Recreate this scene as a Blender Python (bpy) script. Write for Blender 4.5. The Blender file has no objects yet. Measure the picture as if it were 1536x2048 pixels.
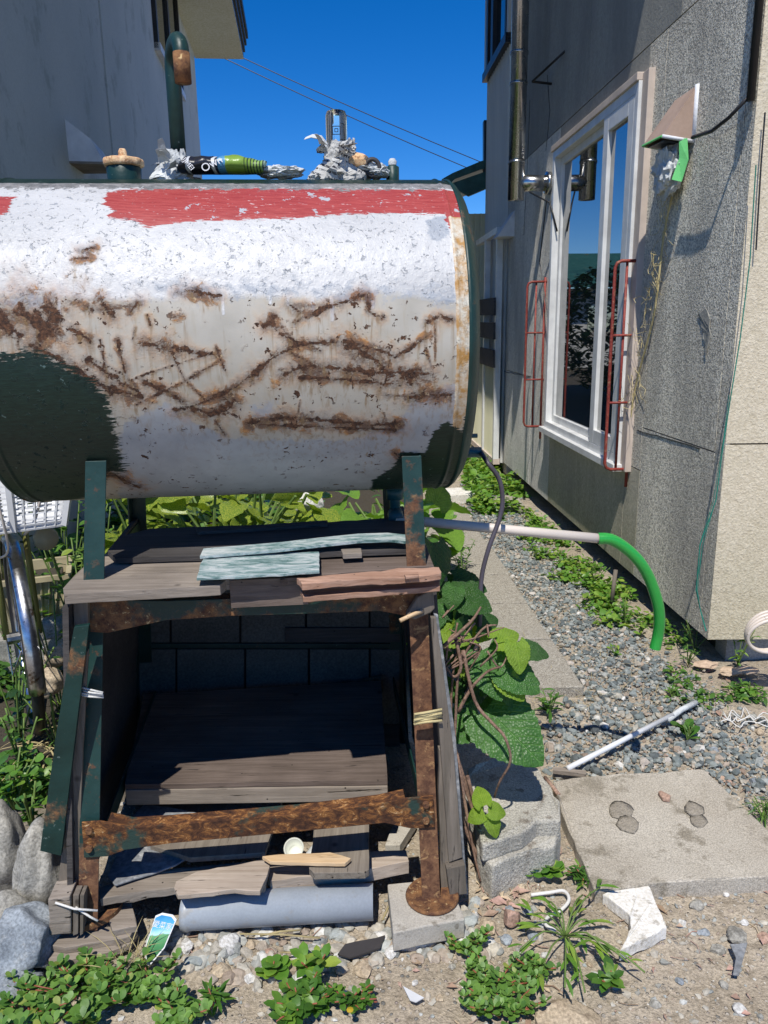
import bpy, math, random
import numpy as np
from mathutils import Vector, Matrix, noise as mn
random.seed(7); rng = np.random.default_rng(7)
S = bpy.context.scene; COL = S.collection
R = math.radians
# ---------------------------------------------------------------- camera
PITCH, ROLL, CAMH, FPX = R(13.67), R(.86), 1.34, 1538.0
cd = bpy.data.cameras.new('camera'); cam = bpy.data.objects.new('camera', cd); COL.objects.link(cam)
cam.matrix_world = Matrix.Translation((0, 0, CAMH)) @ Matrix.Rotation(R(90) - PITCH, 4, 'X') @ Matrix.Rotation(-ROLL, 4, 'Z')
cd.sensor_fit = 'VERTICAL'; cd.sensor_height = 36; cd.lens = 36 * FPX / 2048; cd.clip_start = .05; cd.clip_end = 2000
S.camera = cam; S.render.resolution_x = 768; S.render.resolution_y = 1024
# ---------------------------------------------------------------- daylight
SUN = Vector((-.135, -.585, 1)).normalized()
W = bpy.data.worlds.new('World'); S.world = W; W.use_nodes = True
wt = W.node_tree; wt.nodes.clear()
sky = wt.nodes.new('ShaderNodeTexSky'); sky.sky_type = 'NISHITA'; sky.sun_disc = False
sky.sun_elevation = math.asin(SUN.z); sky.sun_rotation = math.atan2(SUN.x, SUN.y)
sky.air_density = 1.0; sky.dust_density = 0.0; sky.ozone_density = 6.0; sky.altitude = 2500
bg = wt.nodes.new('ShaderNodeBackground'); bg.inputs[1].default_value = .12
wo = wt.nodes.new('ShaderNodeOutputWorld')
hs = wt.nodes.new('ShaderNodeHueSaturation'); hs.inputs['Saturation'].default_value = 1.32; hs.inputs['Hue'].default_value = .508
wt.links.new(sky.outputs[0], hs.inputs['Color']); wt.links.new(hs.outputs[0], bg.inputs[0]); wt.links.new(bg.outputs[0], wo.inputs[0])
sl = bpy.data.lights.new('sun', 'SUN'); sl.energy = 4.1; sl.angle = R(.5); sl.color = (1, .96, .89)
so = bpy.data.objects.new('sun', sl); COL.objects.link(so); so.rotation_euler = (-SUN).to_track_quat('-Z', 'Y').to_euler(); so.location = (0, 0, 12)
S.view_settings.view_transform = 'Standard'; S.view_settings.look = 'None'; S.view_settings.gamma = 1
S.view_settings.use_curve_mapping = False; S.view_settings.exposure = 0.28

# ---------------------------------------------------------------- survey helpers (photo bearings onto real planes)
TA, TC = R(5.4), (-.335, 1.87)           # yaw and centre of the tank stand
def ray(x, y):
    dx, dy = x - 768, y - 1024
    dx, dy = dx * math.cos(ROLL) - dy * math.sin(ROLL), dx * math.sin(ROLL) + dy * math.cos(ROLL)
    a, u = dx / FPX, -dy / FPX
    return Vector((a, math.cos(PITCH) + u * math.sin(PITCH), -math.sin(PITCH) + u * math.cos(PITCH)))
O = Vector((0, 0, CAMH))
def hit(x, y, p0, n):
    r = ray(x, y); n = Vector(n); return O + r * ((Vector(p0) - O).dot(n) / r.dot(n))
def G(x, y, z=0): return hit(x, y, (0, 0, z), (0, 0, 1))
def D(x, y, Y): return hit(x, y, (0, Y, 0), (0, 1, 0))
def LW(x, y, z): return Vector((TC[0] + x * math.cos(TA) - y * math.sin(TA), TC[1] + x * math.sin(TA) + y * math.cos(TA), z))
def WLc(p): 
    dx, dy = p[0] - TC[0], p[1] - TC[1]
    return Vector((dx * math.cos(TA) + dy * math.sin(TA), -dx * math.sin(TA) + dy * math.cos(TA), p[2]))
YN = (-math.sin(TA), math.cos(TA), 0)
def SY(x, y, c): return WLc(hit(x, y, LW(0, c, 0), YN))        # on the stand's plane y=c, stand coordinates
def SZ(x, y, z): return WLc(G(x, y, z))
# right house wall frame
HC = Vector((1.272, 2.83, 0)); HE = Vector((-.045, 1, 0)).normalized(); HN = Vector((-1, -.045, 0)).normalized()
def HW(t, out=0, z=0): return HC + HE * t + HN * out + Vector((0, 0, z))
def HP(x, y, out=0):
    p = hit(x, y, HC + HN * out, HN); return ((p - HC).dot(HE), p.z)

# ---------------------------------------------------------------- object helpers
def tag(o, label=None, cat=None, group=None, kind=None):
    if label: o['label'] = label
    if cat: o['category'] = cat
    if group: o['group'] = group
    if kind: o['kind'] = kind
    return o
def empty(name, loc=(0, 0, 0), rz=0, **k):
    o = bpy.data.objects.new(name, None); COL.objects.link(o); o.location = loc; o.rotation_euler = (0, 0, rz); o.empty_display_size = .05
    return tag(o, **k)
class MB:
    def __init__(s): s.v = []; s.f = []
    def add(s, vs, fs):
        b = len(s.v); s.v += [tuple(v) for v in vs]; s.f += [tuple(i + b for i in f) for f in fs]; return s
    def prism(s, pts, ext):
        n = len(pts); e = Vector(ext); p = [Vector(q) for q in pts]
        nrm = sum(((p[i] - p[0]).cross(p[(i + 1) % n] - p[0]) for i in range(n)), Vector())
        if nrm.dot(e) > 0: p = p[::-1]
        return s.add(p + [q + e for q in p], [tuple(range(n)), tuple(range(2 * n - 1, n - 1, -1))] + [(i, i + n, (i + 1) % n + n, (i + 1) % n) for i in range(n)])
    def box(s, a, b):
        return s.prism([(a[0], a[1], b[2]), (b[0], a[1], b[2]), (b[0], b[1], b[2]), (a[0], b[1], b[2])], (0, 0, a[2] - b[2]))
    def beam(s, p, q, w, h, up=(0, 0, 1)):
        p, q = Vector(p), Vector(q); d = (q - p).normalized(); u = Vector(up); sd = d.cross(u).normalized(); u = sd.cross(d).normalized()
        c = [p + sd * a * w / 2 + u * b * h / 2 for a, b in ((-1, -1), (1, -1), (1, 1), (-1, 1))]
        return s.prism(c, q - p)
    def tube(s, pts, r, n=8, cap=True):
        pts = [Vector(p) for p in pts]; m = len(pts)
        rr = r if isinstance(r, (list, tuple)) else [r] * m
        d = (pts[1] - pts[0]).normalized(); u = d.orthogonal().normalized(); vs = []
        for i in range(m):
            t = ((pts[min(i + 1, m - 1)] - pts[max(i - 1, 0)])).normalized()
            u = (u - t * u.dot(t)).normalized(); w = t.cross(u)
            vs += [pts[i] + (u * math.cos(a) + w * math.sin(a)) * rr[i] for a in [2 * math.pi * k / n for k in range(n)]]
        fs = [(i * n + k, i * n + (k + 1) % n, (i + 1) * n + (k + 1) % n, (i + 1) * n + k) for i in range(m - 1) for k in range(n)]
        if cap: fs += [tuple(range(n - 1, -1, -1)), tuple((m - 1) * n + k for k in range(n))]
        return s.add(vs, fs)
    def lathe(s, prof, c=(0, 0, 0), axis='Z', n=24, wob=0, M=None):
        vs = []
        for (r, z) in prof:
            for k in range(n):
                a = 2 * math.pi * k / n; q = r * (1 + wob * math.sin(9 * a))
                p = Vector((q * math.cos(a), q * math.sin(a), z))
                if axis == 'X': p = Vector((z, p.x, p.y))
                if M: p = M @ p
                vs.append(p + Vector(c))
        m = len(prof)
        return s.add(vs, [(i * n + k, i * n + (k + 1) % n, (i + 1) * n + (k + 1) % n, (i + 1) * n + k) for i in range(m - 1) for k in range(n)])
    def build(s, name, mat, parent=None, smooth=False, bevel=0, world=False, frame=None, **k):
        v = [Vector(q) for q in s.v]
        if frame: v = [LW(*q) for q in v]
        o = mesh(name, v, s.f, mat, parent, smooth, **k)
        if bevel:
            m = o.modifiers.new('bevel', 'BEVEL'); m.width = bevel; m.segments = 2; m.limit_method = 'ANGLE'
        return o
def mesh(name, v, f, mat, parent=None, smooth=False, label=None, cat=None, group=None, kind=None):
    loc = Vector((0, 0, 0))
    if parent is None and kind != 'structure' and len(v):
        xs = [q[0] for q in v]; ys = [q[1] for q in v]; zs = [q[2] for q in v]
        loc = Vector(((min(xs) + max(xs)) / 2, (min(ys) + max(ys)) / 2, min(zs))); v = [Vector(q) - loc for q in v]
    me = bpy.data.meshes.new(name); me.from_pydata([tuple(q) for q in v], [], [tuple(q) for q in f])
    if smooth: me.polygons.foreach_set('use_smooth', [True] * len(me.polygons))
    if mat: me.materials.append(mat)
    me.update(); o = bpy.data.objects.new(name, me); COL.objects.link(o); o.location = loc
    if parent:
        o.parent = parent
    return tag(o, label, cat, group, kind)
def npmesh(name, V, F, mat, parent=None, smooth=False, **k):
    me = bpy.data.meshes.new(name); n = F.shape[1]
    me.vertices.add(len(V)); me.vertices.foreach_set('co', V.astype(np.float32).ravel())
    me.loops.add(F.size); me.loops.foreach_set('vertex_index', F.astype(np.int32).ravel())
    me.polygons.add(len(F)); me.polygons.foreach_set('loop_start', np.arange(len(F), dtype=np.int32) * n)
    me.polygons.foreach_set('loop_total', np.full(len(F), n, dtype=np.int32))
    me.polygons.foreach_set('use_smooth', np.full(len(F), smooth))
    me.materials.append(mat); me.update(calc_edges=True); me.validate()
    o = bpy.data.objects.new(name, me); COL.objects.link(o); o.parent = parent
    return tag(o, **k)
def jag(pts, step=.03, amp=.002, seed=0):
    """subdivide a polygon outline and roughen it"""
    out = []; n = len(pts)
    for i in range(n):
        a, b = Vector(pts[i]), Vector(pts[(i + 1) % n]); m = max(1, int((b - a).length / step)); 
        for k in range(m):
            p = a.lerp(b, k / m)
            if k: p += mn.noise_vector(p * 31 + Vector((seed, 0, 0))) * amp
            out.append(p)
    return out

def smooth_(pts): return [pts[0]] + [pts[i].lerp(pts[i + 1], t) + Vector((0, .006 * random.uniform(-1, 1), .006 * random.uniform(-1, 1))) for i in range(len(pts) - 1) for t in (.25, .5, .75, 1)]
# ---------------------------------------------------------------- materials
class N:
    def __init__(s, name):
        s.mat = bpy.data.materials.new(name); s.mat.use_nodes = True; s.t = s.mat.node_tree
        s.b = s.t.nodes['Principled BSDF']
    def set(s, sock, v):
        if isinstance(v, bpy.types.NodeSocket): s.t.links.new(v, sock)
        elif v is not None:
            if isinstance(v, (tuple, list)) and len(v) == 3 and sock.type == 'RGBA': v = (*v, 1)
            sock.default_value = v
    def nd(s, typ): return s.t.nodes.new('ShaderNode' + typ)
    def pos(s): return s.nd('NewGeometry').outputs['Position']
    def obj(s):
        c = s.nd('TexCoord').outputs['Object']; r = s.m('MULTIPLY', s.nd('ObjectInfo').outputs['Random'], 17.3)
        a = s.nd('VectorMath'); a.operation = 'ADD'; s.set(a.inputs[0], c); s.set(a.inputs[1], r); return a.outputs[0]
    def isl(s): return s.nd('NewGeometry').outputs['Random Per Island']
    def rnd(s): return s.nd('ObjectInfo').outputs['Random']
    def sc(s, v, k):
        a = s.nd('VectorMath'); a.operation = 'MULTIPLY'; s.set(a.inputs[0], v); a.inputs[1].default_value = k; return a.outputs[0]
    def noise(s, v, scale, detail=4, rough=.55, dist=0, col=False):
        n = s.nd('TexNoise'); s.set(n.inputs['Vector'], v); s.set(n.inputs['Scale'], scale); s.set(n.inputs['Detail'], detail)
        s.set(n.inputs['Roughness'], rough); s.set(n.inputs['Distortion'], dist); return n.outputs[1 if col else 0]
    def vor(s, v, scale, feat='F1', out='Distance', rnd=1):
        n = s.nd('TexVoronoi'); n.feature = feat; s.set(n.inputs['Vector'], v); s.set(n.inputs['Scale'], scale); s.set(n.inputs['Randomness'], rnd); return n.outputs[out]
    def m(s, op, a, b=None, c=None, clamp=False):
        n = s.nd('Math'); n.operation = op; n.use_clamp = clamp; s.set(n.inputs[0], a); s.set(n.inputs[1], b); s.set(n.inputs[2], c); return n.outputs[0]
    def mr(s, v, a, b, c=0., d=1.):
        n = s.nd('MapRange'); n.clamp = True; s.set(n.inputs[0], v)
        for i, q in enumerate((a, b, c, d)): s.set(n.inputs[i + 1], float(q) if not isinstance(q, bpy.types.NodeSocket) else q)
        return n.outputs[0]
    def mix(s, f, a, b, mode='MIX'):
        n = s.nd('Mix'); n.data_type = 'RGBA'; n.blend_type = mode; s.set(n.inputs[0], f); s.set(n.inputs[6], a); s.set(n.inputs[7], b); return n.outputs[2]
    def ramp(s, f, st):
        n = s.nd('ValToRGB'); e = n.color_ramp.elements
        while len(e) < len(st): e.new(.5)
        for q, (p, c) in zip(e, st): q.position = p; q.color = (*c, 1)
        s.set(n.inputs[0], f); return n.outputs[0]
    def xyz(s, v):
        n = s.nd('SeparateXYZ'); s.set(n.inputs[0], v); return n.outputs
    def attr(s, name):
        a = s.nd('Attribute'); a.attribute_name = name; q = s.nd('SeparateColor'); s.set(q.inputs[0], a.outputs['Color']); return q.outputs
    def bump(s, h, strength=.5, dist=.005, nrm=None):
        n = s.nd('Bump'); s.set(n.inputs['Strength'], strength); s.set(n.inputs['Distance'], dist); s.set(n.inputs['Height'], h); s.set(n.inputs['Normal'], nrm); return n.outputs[0]
    def out(s, col, rough=.7, metal=0., nrm=None, spec=.4):
        s.set(s.b.inputs['Base Color'], col); s.set(s.b.inputs['Roughness'], rough); s.set(s.b.inputs['Metallic'], metal)
        s.set(s.b.inputs['Normal'], nrm); s.set(s.b.inputs['Specular IOR Level'], spec); return s.mat

def mottled(name, c1, c2, c3=None, scale=8, rough=.75, metal=0., bs=60, bstr=.4, bd=.003, spec=.35, world=False, fine=.25):
    n = N(name); v = n.pos() if world else n.obj()
    a = n.mr(n.noise(v, scale, 6, .6), .35, .65); c = n.mix(a, c1, c2)
    if c3: c = n.mix(n.mr(n.noise(v, scale * 3.1, 5, .65), .56, .64), c, c3)
    g = n.noise(v, bs * 2.3, 3, .6); c = n.mix(fine, c, n.ramp(g, [(.35, (0, 0, 0)), (.65, (1, 1, 1))]), 'OVERLAY')
    return n.out(c, rough, metal, n.bump(n.noise(v, bs, 6, .65), bstr, bd), spec)
def wood(name, c1, c2, crack=(.02, .016, .012), axis='x', rough=.8, bl=.6):
    n = N(name); v = n.obj(); k = {'x': (1.5, 26, 26), 'y': (26, 1.5, 26), 'z': (26, 26, 1.5)}[axis]
    g = n.noise(n.sc(v, k), 3, 7, .65, .4); c = n.mix(n.mr(g, .3, .7), c1, c2)
    c = n.mix(n.mr(n.noise(v, 5, 4), .4, .75, 0, .55), c, tuple(q * .45 for q in c1))
    k2 = tuple(q * 1.6 for q in k)
    cr = n.noise(n.sc(v, k2), 3, 4, .6, .2); cm = n.mr(cr, .36, .30)
    c = n.mix(cm, c, crack)
    kn = n.mr(n.vor(v, 9), .10, .05); kn2 = n.mr(n.vor(v, 26), .07, .045); c = n.mix(n.m('MAXIMUM', n.m('MULTIPLY', kn, .7), kn2), c, crack)
    h = n.m('SUBTRACT', g, cm)
    return n.out(c, rough, 0, n.bump(h, bl, .004), .25)
M = {}
# --- tank paint
def tank_mat():
    n = N('weathered_tank_paint'); v = n.pos(); A = n.attr('paint'); B = n.attr('wear'); Cc = n.attr('zone')
    edge = n.noise(n.sc(v, (9, 60, 60)), 3, 5, .7); edge = n.m('MULTIPLY', n.m('SUBTRACT', edge, .5), 2.2)      # brush-stroke edge
    en = n.m('MULTIPLY', n.m('SUBTRACT', n.noise(v, 45, 7, .72), .5), 2.2)
    def thr(ch, e=edge, k=.9, w=.04): return n.mr(n.m('MULTIPLY_ADD', e, k, ch), .5 - w, .5 + w)
    flake = n.noise(v, 130, 5, .62, 1.2); fl2 = n.noise(v, 45, 4, .6)
    white = n.mix(n.mr(n.noise(n.sc(v, (.5, 1, 1)), 7, 6, .65), .32, .68), (.44, .44, .435), (.58, .575, .56))
    white = n.mix(n.mr(n.noise(v, 190, 4, .65, .6), .5, .7, 0, .2), white, (.38, .40, .43))
    chips = n.m('MULTIPLY', n.mr(n.noise(v, 95, 4, .6, .9), .61, .63), n.mr(fl2, .42, .55))
    white = n.mix(chips, white, (.33, .35, .37))
    beige = n.mix(n.mr(n.noise(v, 14, 5), .3, .7), (.37, .345, .29), (.46, .43, .37))
    st = n.noise(n.sc(v, (1, 1, .06)), 70, 3, .6); beige = n.mix(n.mr(st, .55, .75, 0, .35), beige, (.34, .28, .18))
    zw = thr(Cc['Red'], en, .5, .22)
    c = n.mix(zw, beige, white)
    bg_ = thr(A['Blue'], en, .8, .12)
    c = n.mix(n.m('MULTIPLY', bg_, .8), c, n.mix(n.mr(n.noise(v, 20, 4), .3, .7), (.25, .28, .32), (.34, .37, .41)))  # grey-blue paint, darkened to stand in for shade on the belly
    red = thr(A['Red'])
    rs = n.noise(n.sc(v, (4, 70, 70)), 4, 5, .65)
    rc = n.mix(n.mr(rs, .3, .7), (.27, .028, .028), (.42, .075, .065)); rc = n.mix(n.mr(n.noise(n.sc(v, (12, 90, 90)), 4, 3, .6), .66, .7), rc, (.7, .6, .58))
    rc = n.mix(n.mr(n.noise(v, 26, 5, .65), .635, .65), rc, (.40, .41, .43))
    c = n.mix(red, c, rc)
    gs = thr(Cc['Green'], en, 1.3, .05)
    c = n.mix(gs, c, n.mix(n.mr(n.noise(v, 60, 5), .4, .6), (.16, .16, .155), (.27, .26, .25)))
    # spots of rust all over the beige field
    sp = n.m('MULTIPLY', n.mr(n.noise(v, 62, 4, .62, .3), .605, .625), n.m('SUBTRACT', 1., zw, clamp=True))
    sp = n.m('MULTIPLY', sp, n.mr(n.noise(v, 11, 3), .44, .54))
    halo = n.m('MULTIPLY_ADD', n.m('SUBTRACT', n.noise(v, 24, 8, .72, .4), .5), 3.6, B['Green'])
    stn = n.m('MULTIPLY', n.m('POWER', B['Green'], 1.3), n.mr(n.noise(v, 30, 7, .75), .34, .62, .15, 1.)); hm = n.m('MULTIPLY', n.mr(halo, .72, 1.1), n.mr(B['Green'], .06, .25)); hm = n.m('MAXIMUM', hm, n.m('MULTIPLY', stn, .9))
    hc = n.ramp(n.m('MULTIPLY_ADD', n.m('SUBTRACT', n.noise(v, 42, 7, .75), .5), 1.6, n.m('SUBTRACT', 1.12, B['Green'])), [(.12, (.09, .038, .018)), (.36, (.24, .10, .03)), (.60, (.46, .20, .045)), (.9, (.50, .30, .11))]); hc = n.mix(n.mr(n.noise(v, 90, 5, .7), .60, .66), hc, (.50, .36, .20))
    c = n.mix(n.m('MULTIPLY', hm, .85), c, hc)
    core = n.m('MULTIPLY_ADD', n.m('SUBTRACT', n.noise(n.sc(v, (.8, 1.2, 1.2)), 48, 8, .8, .5), .5), 4.8, B['Red'])
    cm = n.m('MAXIMUM', n.m('MULTIPLY', n.mr(core, .52, .62), n.mr(B['Red'], .04, .3)), sp)
    cc = n.mix(n.mr(n.noise(v, 140, 4, .7), .4, .65), (.035, .018, .012), (.13, .058, .028))
    dr = n.m('MULTIPLY', n.mr(n.noise(n.sc(v, (1, 1, .05)), 110, 3, .6), .5, .68), B['Blue'])
    c = n.mix(n.m('MULTIPLY', dr, .9), c, (.22, .14, .065))
    c = n.mix(cm, c, cc)
    rim = thr(Cc['Blue'], n.m('SUBTRACT', n.noise(n.sc(v, (2, 1, 1)), 40, 6, .7), .5), 1.3, .05)
    c = n.mix(rim, c, n.mix(n.mr(n.noise(v, 30, 5, .7), .4, .6), (.62, .58, .48), (.42, .23, .07)))
    gr = thr(A['Green'], edge, .8, .05)
    gc = n.mix(n.mr(n.noise(n.sc(v, (10, 40, 40)), 5, 5), .3, .7), (.003, .014, .010), (.008, .028, .020))
    gc = n.mix(n.mr(n.noise(v, 60, 3, .6), .68, .72, 0, .8), gc, (.10, .16, .15))
    c = n.mix(gr, c, gc)
    wh = n.m('MULTIPLY', n.mr(Cc['Red'], .3, .6), n.m('SUBTRACT', 1., n.m('MAXIMUM', red, gr), clamp=True))
    h = n.m('MULTIPLY', n.m('MULTIPLY_ADD', n.m('MULTIPLY', flake, n.mr(fl2, .38, .6, .1, .6)), .5, n.m('MULTIPLY', chips, -.5)), wh)
    h = n.m('MULTIPLY_ADD', n.m('MULTIPLY', n.m('MAXIMUM', cm, hm), .6), n.noise(v, 210, 4, .7), h)
    h = n.m('MULTIPLY_ADD', n.noise(n.sc(v, (8, 90, 90)), 4, 3), n.m('MULTIPLY', n.m('MAXIMUM', red, gr), .12), h)
    rough = n.mr(n.m('ADD', cm, hm), 0, 1, .42, .9)
    return n.out(c, rough, 0, n.bump(h, .8, .006), .4)
M['tank'] = tank_mat()
def green_mat(name, rust=.0, base=(.004, .022, .018), hi=(.010, .042, .036), rs=6, rough=.45):
    n = N(name); v = n.obj(); g = n.mix(n.mr(n.noise(v, 12, 5), .3, .7), base, hi)
    g = n.mix(n.mr(n.noise(v, 90, 3, .6), .69, .72, 0, .7), g, (.14, .19, .17))
    r = n.noise(v, rs, 7, .68); rc = n.mix(n.mr(n.noise(v, 50, 6, .7), .38, .62), (.075, .032, .018), (.24, .115, .045))
    rc = n.mix(n.mr(n.noise(v, 75, 5, .7, .6), .60, .66), rc, (.52, .36, .17))
    m_ = n.mr(r, .62 - rust, .70 - rust); c = n.mix(m_, g, rc)
    h = n.m('MULTIPLY_ADD', n.noise(v, 160, 4, .7), m_, n.noise(v, 40, 2))
    return n.out(c, n.mr(m_, 0, 1, rough, .9), 0, n.bump(h, .5, .003), .4)
M['green'] = green_mat('green_gloss_paint', 0.02); M['green_rust'] = green_mat('green_paint_rusting', .14); M['rusty'] = green_mat('rusted_angle_iron', .24)
def leg_mat(name, z0, z1, r0, r1):
    n = N(name); v = n.nd('TexCoord').outputs['Object']; g = n.mix(n.mr(n.noise(v, 12, 5), .3, .7), (.008, .032, .030), (.018, .055, .050))
    g = n.mix(n.mr(n.noise(v, 70, 5, .7), .60, .66, 0, .8), g, (.10, .05, .03))
    r = n.noise(v, 9, 7, .68); off = n.mr(n.xyz(v)[2], z0, z1, r0, r1); rc = n.mix(n.mr(n.noise(v, 50, 6, .7), .38, .62), (.085, .038, .022), (.20, .10, .05))
    rc = n.mix(n.mr(n.noise(v, 35, 5, .7, .6), .58, .66), rc, (.34, .20, .09))
    m_ = n.mr(n.m('ADD', r, off), .62, .70); return n.out(n.mix(m_, g, rc), n.mr(m_, 0, 1, .5, .9), 0, n.bump(n.m('MULTIPLY_ADD', n.noise(v, 160, 4, .7), m_, n.noise(v, 40, 2)), .5, .003), .35)
M['leg_right'] = leg_mat('right_leg_paint_and_rust', .70, .90, .35, .13); M['leg_left'] = leg_mat('left_leg_paint_and_rust', .05, .6, .22, .0)
def brace_mat():
    n = N('lower_brace_flaking_rust'); v = n.nd('TexCoord').outputs['Object']; f = n.noise(n.sc(v, (.6, 1, 1)), 52, 8, .78, .8)
    c = n.ramp(f, [(.34, (.03, .016, .012)), (.47, (.085, .038, .02)), (.55, (.20, .085, .03)), (.60, (.34, .16, .05)), (.66, (.60, .44, .26))])
    g = n.mr(n.noise(v, 9, 5, .6), .56, .62); c = n.mix(g, c, (.03, .055, .045)); return n.out(c, .88, 0, n.bump(f, .7, .005), .2)
M['brace'] = brace_mat()
M['rust'] = green_mat('rust_bare', .5)
M['greenroof'] = green_mat('green_roof_paint', 0., (.012, .06, .045), (.03, .11, .09))
M['wood_grey'] = wood('grey_weathered_wood', (.20, .165, .13), (.34, .29, .24)); M['wood_grey_y'] = wood('grey_weathered_wood_y', (.17, .14, .11), (.30, .26, .21), axis='y')
M['wood_grey_z'] = wood('grey_weathered_wood_z', (.13, .11, .085), (.25, .21, .17), axis='z')
M['wood_brown'] = wood('brown_board', (.10, .075, .06), (.20, .155, .13)); M['wood_pink'] = wood('reddish_broken_ply', (.30, .16, .10), (.52, .33, .24))
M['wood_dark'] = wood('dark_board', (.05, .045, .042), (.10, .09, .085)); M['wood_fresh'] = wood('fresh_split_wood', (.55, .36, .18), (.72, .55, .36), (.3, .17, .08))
M['wood_pale'] = wood('pale_splintered_wood', (.33, .26, .20), (.50, .42, .34))
def blue_board():
    n = N('flaking_pale_blue_paint'); v = n.obj(); g = n.noise(n.sc(v, (5, 17, 17)), 3, 8, .75, .9)
    c = n.ramp(g, [(.34, (.04, .10, .09)), (.44, (.17, .26, .25)), (.52, (.36, .42, .41)), (.64, (.54, .56, .54))])
    return n.out(c, .7, 0, n.bump(g, .8, .004))
M['blueboard'] = blue_board()
# --- walls
def stucco(name, lo, hi, sc, contrast=(.42, .58), bstr=.9, bd=.008, dirt=True, green=.0):
    n = N(name); v = n.pos(); s_ = n.noise(v, sc, 3, .6, .3); s2 = n.noise(v, sc * .37, 3, .6)
    f = n.mr(n.m('MULTIPLY_ADD', s2, .35, n.m('MULTIPLY', s_, .8)), contrast[0] * 1.15, contrast[1] * 1.15)
    c = n.mix(f, lo, hi)
    if dirt:
        d = n.mr(n.noise(n.sc(v, (1, 1, .35)), 2.6, 7, .65), .40, .66, 0, .7); c = n.mix(d, c, n.mix(.5, lo, (.17, .17, .165)))
        st = n.noise(n.sc(v, (1, 1, .06)), 16, 4, .6); c = n.mix(n.mr(st, .56, .72, 0, .4), c, tuple(q * .9 for q in lo))
    if green:
        z = n.xyz(v)[2]; gz = n.m('MULTIPLY_ADD', n.noise(v, 3, 5), .7, n.m('MULTIPLY', z, -1.)); 
        c = n.mix(n.mr(gz, -.35, .25, 0, green), c, n.mix(f, (.12, .12, .055), (.42, .39, .24)))
    return n.out(c, .92, 0, n.bump(n.m('MULTIPLY_ADD', s2, .5, s_), bstr, bd), .15)
M['stucco'] = stucco('rough_grey_roughcast', (.37, .345, .29), (.93, .87, .72), 125, (.42, .56), .8, .007)
M['stucco_mid'] = stucco('worn_roughcast_sunlit', (.56, .54, .48), (.92, .89, .80), 110, (.38, .60), .8, .007)  # colour lightened so these panels look lit by glancing sun
M['stucco_smooth'] = stucco('stained_grey_render', (.27, .265, .235), (.40, .39, .34), 70, (.3, .7), .4, .004, True, 0)  # besides the stains, tone lowered to carry the shade under the eave
M['stucco_low'] = stucco('mossy_beige_render', (.42, .39, .30), (.66, .61, .48), 80, (.32, .68), .55, .005, True, .55)
M['stucco_cream'] = stucco('cream_roughcast', (.52, .45, .32), (.72, .64, .49), 120, (.34, .66), .7, .006, False, .35)
M['left_wall'] = mottled('pale_left_wall_paint', (.42, .47, .48), (.50, .54, .54), (.36, .40, .40), .9, .8, 0, 30, .1, .002, .2, True, .05)
M['soffit'] = mottled('cream_soffit', (.66, .66, .50), (.70, .70, .54), None, 3, .7, 0, 20, .1)
M['dark'] = mottled('dark_gap', (.012, .012, .012), (.02, .02, .018), None, 5)
M['fascia'] = mottled('black_metal_roofing', (.015, .015, .017), (.03, .03, .032), None, 5, .4)
M['concrete'] = mottled('pale_concrete', (.36, .33, .28), (.46, .43, .37), (.24, .215, .175), 9, .9, 0, 130, .6, .002, .2, True, .14)
M['pad'] = mottled('worn_concrete_pad', (.34, .30, .24), (.46, .42, .35), (.25, .22, .17), 3, .92, 0, 120, .9, .003, .15, True, .3)
M['granite'] = mottled('granite_paving', (.29, .26, .21), (.40, .37, .31), (.17, .145, .115), 60, .9, 0, 190, 1, .004, .2, True, .75)
M['curb'] = mottled('rough_curb_stone', (.36, .34, .29), (.50, .47, .40), (.24, .21, .17), 7, .95, 0, 110, 1, .007, .15, True, .32)
M['plaster'] = mottled('white_mortar', (.62, .59, .52), (.75, .72, .66), (.45, .42, .36), 14, .9, 0, 60, .8, .004)
M['mud'] = mottled('dried_mud', (.25, .22, .175), (.33, .29, .23), None, 20, .95, 0, 90, 1, .006)
M['blocks'] = mottled('grey_block', (.085, .08, .07), (.12, .115, .10), None, 6, .9, 0, 60, .4, .003)  # kept extra dark to stand in for the shade inside the stand
M['foundation'] = mottled('grey_foundation', (.26, .26, .25), (.36, .36, .34), None, 4, .9, 0, 60, .4)
def soil():
    n = N('dry_rubbly_soil'); v = n.pos(); a = n.noise(v, 3.2, 6, .6); b = n.noise(v, 26, 6, .7); g = n.noise(v, 150, 4, .65)
    c = n.mix(n.mr(a, .35, .65), (.36, .30, .22), (.48, .41, .315)); c = n.mix(n.mr(b, .5, .68), c, (.27, .225, .165))
    vc = n.vor(v, 75, out='Color'); vd = n.vor(v, 75); hs = n.nd('SeparateColor'); n.set(hs.inputs[0], vc)
    grit = n.m('MULTIPLY', n.mr(hs.outputs[0], .55, .6), n.mr(vd, .36, .30))
    c = n.mix(n.m('MULTIPLY', grit, .8), c, n.ramp(hs.outputs[1], [(0, (.16, .17, .17)), (.4, (.42, .37, .30)), (.7, (.52, .48, .42)), (1, (.30, .24, .22))]))
    c = n.mix(.45, c, n.ramp(g, [(.3, (.1, .1, .1)), (.7, (.9, .9, .9))]), 'OVERLAY')
    # darker soil colour on the left and behind the stand
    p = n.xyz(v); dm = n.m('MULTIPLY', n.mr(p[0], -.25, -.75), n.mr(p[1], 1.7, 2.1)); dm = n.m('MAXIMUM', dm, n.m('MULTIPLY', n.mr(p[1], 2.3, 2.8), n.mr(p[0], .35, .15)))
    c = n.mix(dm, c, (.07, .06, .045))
    h = n.m('ADD', n.m('MULTIPLY', b, .8), n.m('MULTIPLY_ADD', grit, .5, n.m('MULTIPLY', g, .5)))
    return n.out(c, .95, 0, n.bump(h, 1, .012), .15)
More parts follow.
